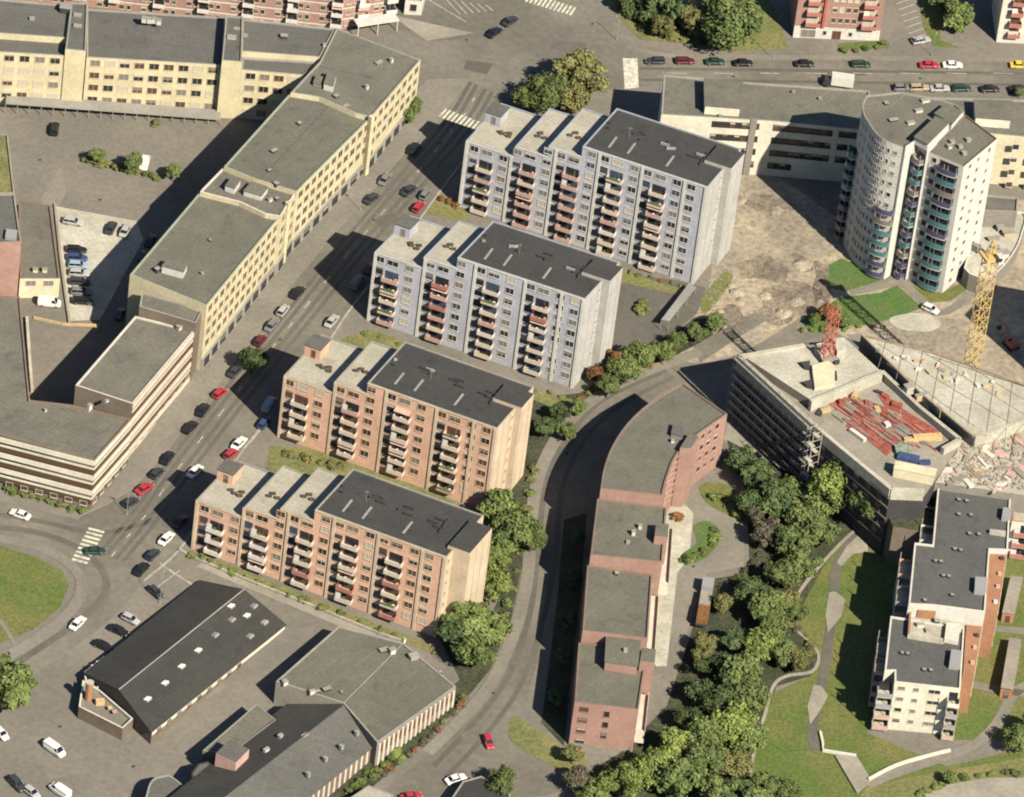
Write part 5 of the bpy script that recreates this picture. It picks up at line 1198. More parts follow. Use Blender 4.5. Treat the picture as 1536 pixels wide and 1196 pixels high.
# dormer
zd_ = z2+1.4; q = px([(324, 1130), (354, 1144), (374, 1124), (344, 1110)], zd_); b = MB(); b.prism(q, ze-1, zd_, 0, 1); B.part('dormer', b, ['b_pink', 'roof_slate'])
for (x, y, w, m) in ((457, 1108, 1.4, 'white_wall'), (399, 1129, 1.2, 'white_wall'), (420, 1108, 1, 'trim_grey'), (512, 1124, .7, 'metal'), (535, 1103, .7, 'metal'), (488, 1142, .6, 'metal'), (462, 1165, .6, 'metal')): vent(B, x, y, ze+1.2, w, .7, .9, .9, m)
b = MB(); b.tube(gz(516, 1057, z2+.05), gz(330, 1201, z2+.05), .12, 0, 5); B.part('ridge_cap', b, ['metal_dark'])
B.finish()
# long low outbuilding
z3 = ze+.4
B = Bld('outbuilding', 'long low grey roofed outbuilding between the black roofed hall and workshop', 'outbuilding', P2(g(350, 1110)))
B.block(px([(385, 1056), (414, 1080), (345, 1132), (304, 1126)], z3), z3, 'brown_brick', 'roof_grey', 'trim_grey', par=.15, pt=.2)
q = P2(gz(360, 1128, z3)); B.inst('door', win_mesh(1.1, 2.0, 'trim_brown', 'g_dark'), (*P2(gz(350, 1130, z3)), z3-2.6), .7)
B.finish()
# round ended roof and brick turret
B = Bld('outbuilding', 'pale outbuilding with a rounded roof end cut by the bottom edge', 'outbuilding', P2(g(250, 1200)))
z4 = zg(*P2(g(250, 1196)))+4.2
B.block(px(smooth([(228, 1170), (243, 1164), (258, 1165), (284, 1190), (300, 1240), (215, 1240), (220, 1190)], 3, True), z4), z4, 'brown_brick', 'roof_slate', 'trim_grey', par=.2)
B.inst('window', win_mesh(1.2, 1.2, 'trim_grey', 'g_dark'), (*P2(gz(284, 1190, z4)), z4-2), .7)
B.finish()
B = Bld('brick_turret', 'brick stair turret with an arched grey cap beside the pink dormer', 'turret', P2(g(300, 1180)))
z5 = z4+1.2
B.block(px([(287, 1160), (297, 1146), (312, 1142), (330, 1158), (314, 1172), (296, 1190)], z5), z5, 'orange_brick', 'roof_slate', 'roof_black', par=.1)
p = P2(gz(296, 1165, z5)); B.inst('window', win_mesh(.9, 2.0, 'b_cream', 'g_brown'), (*P2(gz(290, 1172, z5)), z5-3), .5)
B.finish()
# small roofs at bottom centre
B = Bld('small_house', 'small dark roofed house cut by the bottom edge beside the road junction', 'house', P2(g(730, 1196)))
z6 = zg(*P2(g(730, 1190)))+3.2; q = px([(694, 1172), (722, 1164), (765, 1190), (775, 1240), (690, 1240), (678, 1196)], z6); B.block(q, z6, 'cream', 'roof_black', 'trim_grey', par=.1)
B.facade(*fx((690, 1240), (678, 1196), z6), z6-.6, 1, 3, 1.2, 1.2, cols=[1.6]); B.finish()
B = Bld('small_house', 'low pale roofed house at the bottom edge between green hedge and road', 'house', P2(g(570, 1200)))
z6 = zg(*P2(g(560, 1190)))+3.0; q = px([(553, 1178), (590, 1192), (600, 1240), (500, 1240), (520, 1200)], z6); B.block(q, z6, 'cream', 'roof_light', 'trim_grey', par=.1)
B.inst('door', win_mesh(1.0, 2.0, 'trim_brown', 'g_dark'), (*P2(gz(590, 1192, z6)), z6-2.6), 0); B.finish()
# bicycle shelter beside the asphalt yard
B = Bld('shelter', 'long striped canopy shelter edging the dark asphalt yard', 'shelter', P2(g(1015, 475)))
zs = zg(*P2(g(1015, 480)))+2.4; q = [P2(gz(x, y, zs)) for x, y in ((992, 480), (1004, 482), (1044, 432), (1034, 425))]
b = MB(); b.prism(q, zs, zs+.15, 0, None, True, True); B.part('roof', b, ['trim_grey'])
for i in range(18):
    A_, C_ = q[0].lerp(q[3], (i+.5)/18), q[1].lerp(q[2], (i+.5)/18); b = MB(); b.tube((*A_, zs+.17), (*C_, zs+.17), .1, 0, 4); B.part('roof_rib', b, ['metal' if i % 2 else 'trim_blue'])
for t in (0, .33, .66, 1):
    for a_, c_ in ((q[0], q[3]), (q[1], q[2])): X = a_.lerp(c_, t); b = MB(); b.tube((*X, zg(*X)), (*X, zs), .08); B.part('post', b, ['metal'])
B.finish()
# ------------------------------------------------------------------ vehicles
PAINT = {k: paint('car_paint_'+k, c) for k, c in dict(black=(.018, .018, .021), dark=(.045, .048, .055), grey=(.19, .19, .19), silver=(.42, .42, .41), white=(.78, .77, .72), red=(.42, .035, .05), maroon=(.13, .022, .026),
         green=(.025, .06, .045), blue=(.04, .07, .16), paleblue=(.30, .40, .50), yellow=(.72, .50, .06), tan=(.42, .33, .20)).items()}
M['tyre'] = glass_mat('tyre_rubber', (.02, .02, .02), .8); M['car_glass'] = glass_mat('car_glass', (.012, .014, .018), .12); M['lamp_glass'] = glass_mat('lamp_glass', (.7, .68, .6), .2)
CK = {}
def car_kit(kind):
    if kind in CK: return CK[kind]
    L, W, sh, H, cab = {'hatch': (4.0, 1.70, .88, 1.46, (-1.92, .95, -1.55, .25)), 'sedan': (4.6, 1.78, .88, 1.42, (-1.55, .95, -1.0, .30)), 'estate': (4.6, 1.76, .88, 1.46, (-2.18, .95, -1.9, .30)), 'van': (5.0, 1.92, 1.15, 1.95, (-2.42, 1.75, -2.38, 1.05)), 'suv': (4.6, 1.86, 1.05, 1.72, (-2.15, 1.0, -1.9, .40))}[kind]
    b = MB(); st_ = [(-L/2, .80, .38, sh-.22), (-L/2+.10, .93, .28, sh-.06), (-L/2+.5, 1.0, .22, sh), (-.6, 1.0, .20, sh+.02), (.9, 1.0, .20, sh), (L/2-.75, .99, .22, sh-.10 if kind != 'van' else sh-.08), (L/2-.2, .90, .26, sh-.22), (L/2, .72, .34, sh-.36)]
    rings = []
    for x, wf, zl, zs in st_:
        w = W/2*wf; rings.append([(x, -w*.92, zl), (x, -w, zl+.16), (x, -w, zs-.12), (x, -w*.90, zs), (x, w*.90, zs), (x, w, zs-.12), (x, w, zl+.16), (x, w*.92, zl)])
    for r0, r1 in zip(rings, rings[1:]):
        for i in range(8): j = (i+1) % 8; b.face([r0[j], r0[i], r1[i], r1[j]])
    b.face(rings[0]); b.face(rings[-1][::-1])
    x0, x1, x2, x3 = cab; wb, wt = W/2*.90, W/2*.72
    def fr(xa, xb, w, z): return [(xa, -w, z), (xb, -w, z), (xb, w, z), (xa, w, z)]
    lo, hi = fr(x0, x1, wb, sh-.02), fr(x2, x3, wt, H-.05)
    top = fr(x2+.08, x3-.12, wt-.1, H)
    hi2 = fr(x2-.03, x3+.05, wt+.02, H-.05)
    for i in range(4): j = (i+1) % 4; b.face([hi2[i], hi2[j], top[j], top[i]])
    b.face(top); b.face(hi2[::-1])
    for s in (-1, 1):
        for xa, xb in ((x1, x3), (x0, x2), ((x0+x1)/2-.2, (x2+x3)/2-.05)):
            b.tube((xa, s*wb, sh), (xb, s*wt, H-.05), .045, 0, 4)
    for s in (-1, 1): b.box((x1-.25, s*(W/2+.06), sh-.02), .14, .2, .13)
    if kind == 'van':
        b.prism([(x0, -wb-.01), (.55, -wb-.01), (.55, wb+.01), (x0, wb+.01)], sh-.05, H-.12)
    body = b.mesh('body', ['tyre'])
    body.materials[0] = PAINT['grey']
    for p in body.polygons: p.use_smooth = False
    gl = MB()
    for i in range(4): j = (i+1) % 4; gl.face([lo[i], lo[j], hi[j], hi[i]])
    glass = gl.mesh('window_glass', ['car_glass'])
    wm_ = MB(); wm_.tube((0, -.11, 0), (0, .11, 0), .32, 0, 12); wm_.tube((0, -.12, 0), (0, .12, 0), .17, 1, 8)
    wheel = wm_.mesh('wheel', ['tyre', 'metal'])
    hl = MB(); hl.box((0, 0, 0), .12, .36, .15); lamp = hl.mesh('headlight', ['lamp_glass'])
    pl = MB(); pl.box((0, 0, 0), .03, .45, .11); plate = pl.mesh('number_plate', ['lamp_glass'])
    CK[kind] = (body, glass, wheel, lamp, plate, L, W, sh); return CK[kind]
TILT = Vector((-SX, -SL, 1)).normalized()
def car(px_, py_, dx, dy, col, kind, label, group='cars along the streets and in the yards', cat='car', scale=1.0):
    body, glass, wheel, lamp, plate, L, W, sh = car_kit(kind)
    p = g(px_, py_, .7*1); c = g(px_+dx, py_-dy, .7); d = (c-p).normalized(); p = Vector((p.x, p.y, zg(p.x, p.y)+.05))
    up = TILT; y = up.cross(d).normalized(); x = y.cross(up)
    mt = Matrix((x, y, up)).transposed().to_4x4(); mt.translation = p
    r = tag(new_obj('delivery_van' if kind == 'van' else 'parked_car', None), label, 'van' if kind == 'van' else cat, group); r.matrix_world = mt; r.scale = (scale,)*3
    o = new_obj('body', body, r); o.material_slots[0].link = 'OBJECT'; o.material_slots[0].material = PAINT[col]
    new_obj('window_glass', glass, r)
    for sx in (-1, 1):
        for sy in (-1, 1): new_obj('wheel', wheel, r, (sx*L*.3, sy*(W/2-.1), .32))
    for sy in (-1, 1): new_obj('headlight', lamp, r, (L/2-.16, sy*W*.30, sh-.38))
    return r
S_ = (25, 31)      # along the main street (pixels right, up)
cars = [
 (742, 48, 24, 17, 'black', 'sedan', 'black car driving in the top junction, nearer the red brick flats'),
 (766, 31, 24, 16, 'dark', 'sedan', 'dark car in the top junction, right behind the black one'),
 (983, 91, -30, 0, 'dark', 'estate', 'dark grey estate at the kerb by the tan crosswalk'),
 (1028, 91, 30, 0, 'maroon', 'estate', 'maroon car parked under the big trees'),
 (1073, 92, 30, 0, 'green', 'sedan', 'dark green car between the maroon and the black car'),
 (1115, 94, 30, 0, 'black', 'sedan', 'black car parked below the round bright green tree'),
 (1207, 95, 30, 0, 'black', 'sedan', 'black car at the grass verge in front of the garage of the pink flats'),
 (1292, 96, 30, 0, 'green', 'estate', 'dark green car on the verge right of the pink flats entrance'),
 (1394, 97, 30, 0, 'red', 'sedan', 'bright red car parked on the upper right street'),
 (1429, 97, 30, 0, 'white', 'sedan', 'white car directly right of the bright red car, upper right street'),
 (1530, 97, 30, 0, 'yellow', 'sedan', 'yellow car cut by the right edge on the upper right street'),
 (1353, 131, 30, 1, 'grey', 'hatch', 'small grey car, first in the row behind the white tower'),
 (1379, 131, 30, 1, 'tan', 'estate', 'tan car in the row behind the white tower'),
 (1410, 132, 30, 1, 'silver', 'sedan', 'silver car in the row behind the white tower, next to the tan one'),
 (1443, 132, 30, 1, 'green', 'estate', 'green car in the row behind the white tower'),
 (1485, 133, 30, 1, 'black', 'sedan', 'black car behind the tower, second from the right edge'),
 (1528, 133, 30, 1, 'black', 'sedan', 'black car behind the tower, cut by the right edge'),
 (1382, 60, 30, 6, 'silver', 'estate', 'silver estate in the lane right of the pink flats'),
 (621, 222, 20, 26, 'black', 'sedan', 'black car half in the shadow of the first grey block'),
 (578, 268, 20, 26, 'grey', 'sedan', 'grey car at the left kerb beside the yellow wing, furthest up'),
 (558, 297, 26, 22, 'dark', 'sedan', 'dark car at the left kerb below the grey one'),
 (614, 285, 26, 22, 'dark', 'sedan', 'dark car at the right kerb above the red hatchback'),
 (638, 291, 18, 26, 'grey', 'hatch', 'small grey car touching the red hatchback, right kerb'),
 (628, 310, 22, 26, 'red', 'hatch', 'bright red hatchback at the right kerb above the second block'),
 (447, 438, 22, 24, 'black', 'sedan', 'black car at the left kerb, top of the row of four'),
 (425, 465, 21, 27, 'silver', 'hatch', 'silver car at the left kerb below a black car'),
 (408, 487, 22, 27, 'grey', 'sedan', 'grey car between the silver and the maroon car'),
 (391, 510, 22, 27, 'maroon', 'hatch', 'maroon car at the left kerb, lowest of the row of four'),
 (498, 481, 20, 24, 'silver', 'sedan', 'pale car at the right kerb above the dry lawn'),
 (554, 402, 20, 27, 'maroon', 'hatch', 'maroon car in deep shade beside the second grey block'),
 (536, 424, 22, 29, 'grey', 'van', 'grey van in deep shade beside the second grey block'),
 (353, 556, 24, 24, 'dark', 'sedan', 'dark car in the shade next to the small dark street tree'),
 (404, 607, 20, 30, 'paleblue', 'van', 'pale blue van in the shade of the first peach block'),
 (396, 634, 18, 26, 'blue', 'hatch', 'blue car in shade at the corner of the first peach block'),
 (330, 589, 24, 20, 'red', 'hatch', 'red car at the left kerb just above two black cars'),
 (305, 614, 18, 26, 'black', 'sedan', 'black car right below the red car on the left kerb'),
 (286, 640, 24, 24, 'black', 'sedan', 'black car at the left kerb, second below the red one'),
 (252, 686, 20, 27, 'black', 'sedan', 'black car at the left kerb near the shadow of the lowest block'),
 (236, 709, 24, 22, 'dark', 'hatch', 'dark car just above the bright red one by the banded office'),
 (217, 732, 30, 18, 'red', 'sedan', 'bright red car beside the corner of the banded office'),
 (197, 753, 26, 16, 'dark', 'hatch', 'dark blue grey car last at the kerb before the corner'),
 (359, 664, 24, 24, 'white', 'sedan', 'white car at the right kerb above a red one'),
 (347, 680, 24, 20, 'red', 'hatch', 'red car behind the lift house of the lowest peach block'),
 (293, 706, 26, 24, 'white', 'sedan', 'white car half in the shadow of the lowest peach block'),
 (271, 781, 24, 24, 'maroon', 'sedan', 'dark red car in the shadow beside the lowest peach block'),
 (250, 807, 26, 26, 'white', 'sedan', 'white car at the lower right kerb, first of three'),
 (230, 831, 24, 22, 'dark', 'hatch', 'dark grey car between white and black cars near the junction'),
 (213, 853, 26, 26, 'black', 'sedan', 'black car nearest the junction on the right kerb'),
 (143, 826, 30, 0, 'green', 'sedan', 'dark green car crossing the worn crosswalk'),
 (30, 771, -28, 10, 'white', 'sedan', 'white car driving along the road at the left edge'),
 (117, 934, 24, 24, 'white', 'sedan', 'white car driving below the round lawn'),
 (234, 888, 20, -16, 'dark', 'hatch', 'dark car parked nose out by the back corner of the brick hall'),
 (196, 928, 24, -12, 'silver', 'hatch', 'silver car parked against the brick hall, middle of the row'),
 (178, 945, 26, -12, 'black', 'sedan', 'black car parked against the brick hall'),
 (155, 968, 26, -12, 'black', 'sedan', 'black car parked against the hall, nearest the terrace'),
 (2, 1100, 20, -20, 'white', 'hatch', 'white car cut by the left edge in the lower lot'),
 (82, 1124, 26, -18, 'white', 'van', 'white van standing alone in the lower left lot'),
 (26, 1176, 20, -20, 'dark', 'suv', 'dark off-road car at the bottom left corner'),
 (90, 1186, -26, 18, 'white', 'van', 'white pickup like van at the bottom edge of the lower lot'),
 (48, 1188, 26, -20, 'silver', 'hatch', 'silver car between dark and white vehicles, bottom left'),
 (733, 1112, 12, -34, 'red', 'hatch', 'red hatchback driving on the bending road at the lower junction'),
 (684, 1168, 30, 10, 'white', 'sedan', 'white car parked by the small dark roofed house'),
 (617, 1194, 30, 6, 'red', 'sedan', 'red car cut by the bottom edge below the bending road'),
 (82, 193, 4, 30, 'black', 'suv', 'black off-road car standing alone below the yellow office'),
 (217, 244, 6, 24, 'white', 'van', 'small white van by the planted island in the car court'),
 (167, 341, 12, 24, 'dark', 'sedan', 'dark car on the pale deck, left of a pair'),
 (188, 345, 12, 24, 'silver', 'sedan', 'silver car on the pale deck, right of a pair'),
 (110, 332, 30, -5, 'silver', 'estate', 'silver car alone at the top end of the pale deck'),
 (115, 374, 34, -2, 'black', 'estate', 'black car, top of the stack of cars on the pale deck'),
 (116, 386, 34, -2, 'blue', 'estate', 'dark blue car second in the stack on the pale deck'),
 (118, 397, 34, -2, 'paleblue', 'estate', 'pale blue car third in the stack on the pale deck'),
 (119, 409, 34, -2, 'silver', 'estate', 'silver car fourth in the stack on the pale deck'),
 (120, 422, 34, -2, 'dark', 'estate', 'dark car fifth in the stack on the pale deck'),
 (122, 437, 34, -2, 'grey', 'estate', 'grey car lower in the stack, half in shade'),
 (124, 451, 34, -2, 'black', 'estate', 'black car, lowest of the stack on the pale deck'),
 (74, 454, 32, -3, 'white', 'van', 'white van parked below the yellow front of the annex'),
 (226, 360, 12, 26, 'black', 'sedan', 'black car in the shade of the long wing, upper'),
 (215, 384, 12, 24, 'dark', 'hatch', 'dark car in the shade of the long wing, below a black one'),
 (180, 470, 10, 24, 'dark', 'hatch', 'dark car in the shade under the grey end wall'),
 (1396, 463, 26, -12, 'white', 'hatch', 'small white car on the path in front of the white tower'),
]
for c_ in cars: car(*c_)
# white box truck on the upper right street
p = g(1262, 124, 1.2); p = Vector((p.x, p.y, zg(p.x, p.y)+.05))
r = tag(new_obj('box_truck', None, None, p), 'white box truck with dark cab driving on the upper right street', 'truck')
b = MB(); b.box((.2, 0, .8), 5.0, 2.2, 2.3); new_obj('cargo_box', b.mesh('cargo_box', ['white_wall']), r)
b = MB(); b.prism([(-4.1, -.95), (-2.45, -.95), (-2.45, .95), (-4.1, .95)], .5, 1.2); b.prism([(-3.8, -.9), (-2.5, -.9), (-2.5, .9), (-3.8, .9)], 1.2, 2.0); new_obj('cab', b.mesh('cab', [PAINT['dark']]), r)
b = MB(); b.box((-3.82, 0, 1.25), .06, 1.6, .6); new_obj('windscreen', b.mesh('windscreen', ['car_glass']), r)
b = MB(); b.box((-.6, 0, .5), 6.2, 1.0, .3); new_obj('chassis', b.mesh('chassis', ['metal_dark']), r)
for x in (-3.2, 1.4):
    for y in (-.95, .95): b = MB(); b.tube((x, y-.14, .42), (x, y+.14, .42), .42, 0, 12); new_obj('wheel', b.mesh('wheel', ['tyre']), r)
# long trailer in the lane beside the woods
p0, p1 = g(1063, 870, 1.5), g(1052, 938, 1.5); d = (p0-p1); d.z = 0; L = d.length; an = math.atan2(d.y, d.x); c = (p0+p1)/2; c.z = zg(c.x, c.y)
r = tag(new_obj('goods_trailer', None, None, c), 'long brown and grey loaded trailer in the lane beside the woods', 'trailer'); r.rotation_euler = (0, 0, an)
b = MB(); b.box((0, 0, .8), L, 2.5, .3); new_obj('bed', b.mesh('bed', ['metal_dark']), r)
b = MB(); b.box((-L*.3, 0, 1.1), L*.34, 2.4, 1.3, .0); new_obj('load', b.mesh('load', ['leaf_rust']), r)
b = MB(); b.box((.6, 0, 1.1), L*.35, 2.4, 1.0, .0); new_obj('load', b.mesh('load', ['concrete']), r)
b = MB(); b.box((L*.38, 0, 1.1), L*.22, 2.4, 1.6, .0); new_obj('load', b.mesh('load', ['metal']), r)
for x in (-.35, -.2, .32):
    for y in (-1.05, 1.05): b = MB(); b.tube((x*L, y-.12, .42), (x*L, y+.12, .42), .42, 0, 12); new_obj('wheel', b.mesh('wheel', ['tyre']), r)
# digger on the dirt lot and concrete mixer at the right
def digger(px_, py_, an, col, label):
    p = g(px_, py_); r = tag(new_obj('excavator', None, None, p), label, 'excavator'); r.rotation_euler = (0, 0, an)
    for y in (-1, 1): b = MB(); b.box((0, y, 0), 3.2, .5, .75); new_obj('track', b.mesh('track', ['tyre']), r)
    b = MB(); b.box((-.4, 0, .8), 2.6, 2.2, 1.0); new_obj('body', b.mesh('body', [col]), r)
    b = MB(); b.box((.5, .6, .9), 1.3, .9, 1.6); c = new_obj('cab', b.mesh('cab', ['car_glass']), r)
    b = MB(); b.box((.5, .6, 2.5), 1.4, 1.0, .1); new_obj('cab_roof', b.mesh('cab_roof', [col]), r)
    b = MB(); b.tube((.8, -.2, 1.4), (3.2, -.2, 3.6), .2); b.tube((3.2, -.2, 3.6), (5.2, -.2, 2.0), .16); new_obj('boom', b.mesh('boom', [col]), r)
    b = MB(); b.box((5.2, -.2, 1.1), .7, .9, .9); new_obj('bucket', b.mesh('bucket', ['metal_dark']), r)
digger(1516, 520, 2.2, 'crane_red', 'small red and white excavator at the right edge beyond the pale deck')
# ------------------------------------------------------------------ street lamps
LM = {}
def lamp(px_, py_, h, an, label):
    p = g(px_, py_); r = tag(new_obj('street_lamp', None, None, p), label, 'street lamp', 'street lamps'); r.rotation_euler = (0, 0, an)
    if h not in LM:
        b = MB(); b.tube((0, 0, -.1), (0, 0, h), .06, 0, 6); b.tube((0, 0, h), (1.3, 0, h+.25), .04, 0, 5); b.box((0, 0, 0), .35, .35, .3)
        c = MB(); c.box((1.5, 0, h+.16), .7, .28, .14); LM[h] = (b.mesh('pole', ['trim_grey']), c.mesh('lamp_head', ['trim_grey']))
    new_obj('pole', LM[h][0], r); new_obj('lamp_head', LM[h][1], r)
for x, y, h, an, lab in ((190, 772, 6, -.6, 'street lamp at the corner below the banded office'), (540, 315, 6, -.6, 'street lamp near the joint of the yellow wing'), (925, 60, 7, -2, 'street lamp left of the big trees'),
                   (1160, 88, 7, -1.5, 'street lamp right of the big bright tree'), (1398, 84, 7, -1.5, 'street lamp above the bright red car'), (240, 905, 7, 1.5, 'street lamp at the parked cars by the brick hall')):
    lamp(x, y, h, an, lab)
# ------------------------------------------------------------------ trees
def crown_mesh(name, seed, n_cl=16, n_leaf=3000, flat=.85, leafs=.085, conical=0):
    rnd = random.Random(seed); v, f = [], []
    cl = []
    for i in range(n_cl):
        while True:
            x, y, z = rnd.uniform(-1, 1), rnd.uniform(-1, 1), rnd.uniform(-.8, 1)
            if x*x+y*y+z*z < 1: break
        k = rnd.uniform(.62, .80)
        if conical: 
            s = max(.18, 1-(z+1)/2*.85); x, y = x*s, y*s
        cl.append((x*k, y*k, z*k*flat*(1.35 if conical else 1), rnd.uniform(.18, .46)*(1 if not conical else max(.5, 1-(z+1)/3))))
    def ico(c, r):
        i0 = len(v); nn = 7
        for a in range(1, 4):
            for b_ in range(nn):
                th, ph = math.pi*a/4, 2*math.pi*b_/nn+rnd.uniform(-.2, .2); rr = r*rnd.uniform(.75, 1.05)
                v.append((c[0]+rr*math.sin(th)*math.cos(ph), c[1]+rr*math.sin(th)*math.sin(ph), c[2]+rr*math.cos(th)*flat))
        for a in range(2):
            for b_ in range(nn): j = (b_+1) % nn; f.append((i0+a*nn+b_, i0+(a+1)*nn+b_, i0+(a+1)*nn+j, i0+a*nn+j))
        f.append(tuple(range(i0, i0+nn))); f.append(tuple(range(i0+3*nn-1, i0+2*nn-1, -1)))
    for c in cl: ico(c, c[3]*.62)
    for k in range(n_leaf):
        c = rnd.choice(cl); 
        d = Vector((rnd.gauss(0, 1), rnd.gauss(0, 1), rnd.gauss(.25, 1))).normalized(); r = c[3]*rnd.uniform(.62, 1.1)*(1.25 if rnd.random() < .06 else 1)
        p = Vector(c[:3])+Vector((d.x*r, d.y*r, d.z*r*flat))
        nrm = (d+Vector((rnd.uniform(-.8, .8), rnd.uniform(-.8, .8), rnd.uniform(-.5, .9)))).normalized(); u = nrm.orthogonal().normalized(); w = nrm.cross(u)
        a = rnd.uniform(0, 6.28); u, w = u*math.cos(a)+w*math.sin(a), w*math.cos(a)-u*math.sin(a); s = leafs*rnd.uniform(.6, 1.3); i0 = len(v)
        for (sx, sy) in ((-1, -.5), (.1, -.8), (1, .1), (0, .7)): q = p+u*sx*s+w*sy*s*.9; v.append(tuple(q))
        f.append((i0, i0+1, i0+2, i0+3))
    me = bpy.data.meshes.new(name); me.from_pydata(v, [], f); me.materials.append(M['leaf']); me.update(); return me
CR = [crown_mesh('crown', 20+i, 18+i % 4*4, 4200, leafs=(.06, .085, .11)[i % 3]) for i in range(8)]
CRC = [crown_mesh('crown', 60+i, 22, 3200, 1.0, .07, 1) for i in range(2)]
CRB = [crown_mesh('foliage', 80+i, 9, 1300, .8, .13) for i in range(4)]
def trunk_mesh():
    b = MB(); n = 7; r0 = [(0, .16), (.25, .11), (1, .05)]
    for (z0, ra), (z1, rb_) in zip(r0, r0[1:]):
        a = [(ra*math.cos(6.283*i/n), ra*math.sin(6.283*i/n), z0) for i in range(n)]; c = [(rb_*math.cos(6.283*i/n), rb_*math.sin(6.283*i/n), z1) for i in range(n)]
        for i in range(n): j = (i+1) % n; b.face([a[i], a[j], c[j], c[i]])
    for k in range(5):
        t = k*1.26; b.tube((0, 0, .42+k*.08), (.38*math.cos(t), .38*math.sin(t), .85+k*.06), .03, 0, 5)
    return b.mesh('trunk', ['bark'])
TM = trunk_mesh()
tn = 0
def tree(px_, py_, rpx, mat, label, h=None, conical=False, group='trees of the wooded slope and streets', name='tree'):
    """crown centre seen at px,py with radius rpx pixels"""
    global tn; tn += 1; rnd = random.Random(tn*7+3)
    r = rpx/7.1; H = h or r*1.55+1.2; cz = H-r*.72*(1.3 if conical else 1)
    c = g(px_, py_, cz); base = Vector((c.x, c.y, zg(c.x, c.y)))
    root = tag(new_obj(name, None, None, base), label, 'tree', group)
    me = rnd.choice(CRC if conical else CR); o = new_obj('crown', me, root, (0, 0, cz)); o.scale = (r*rnd.uniform(1.05, 1.25), r*rnd.uniform(1.05, 1.25), r*(1.5 if conical else rnd.uniform(.95, 1.15))); o.rotation_euler = (0, 0, rnd.uniform(0, 6.28))
    o.material_slots[0].link = 'OBJECT'; o.material_slots[0].material = M[mat]
    t = new_obj('trunk', TM, root, (0, 0, -.2)); t.scale = (r*.55, r*.55, max(1.5, cz+.3))
def bush(px_, py_, rpx, mat, label, flat=.7, group='bushes along the lawns and verges', name='bush'):
    global tn; tn += 1; rnd = random.Random(tn*5+1); r = rpx*1.15/7.1; c = g(px_, py_, r*.4); 
    o = new_obj(name, rnd.choice(CRB), None, (c.x, c.y, zg(c.x, c.y)+r*.35)); o.scale = (r*1.25, r*1.25, r*flat*1.2); o.rotation_euler = (0, 0, rnd.uniform(0, 6.28))
    o.material_slots[0].link = 'OBJECT'; o.material_slots[0].material = M[mat]; tag(o, label, 'bush', group)
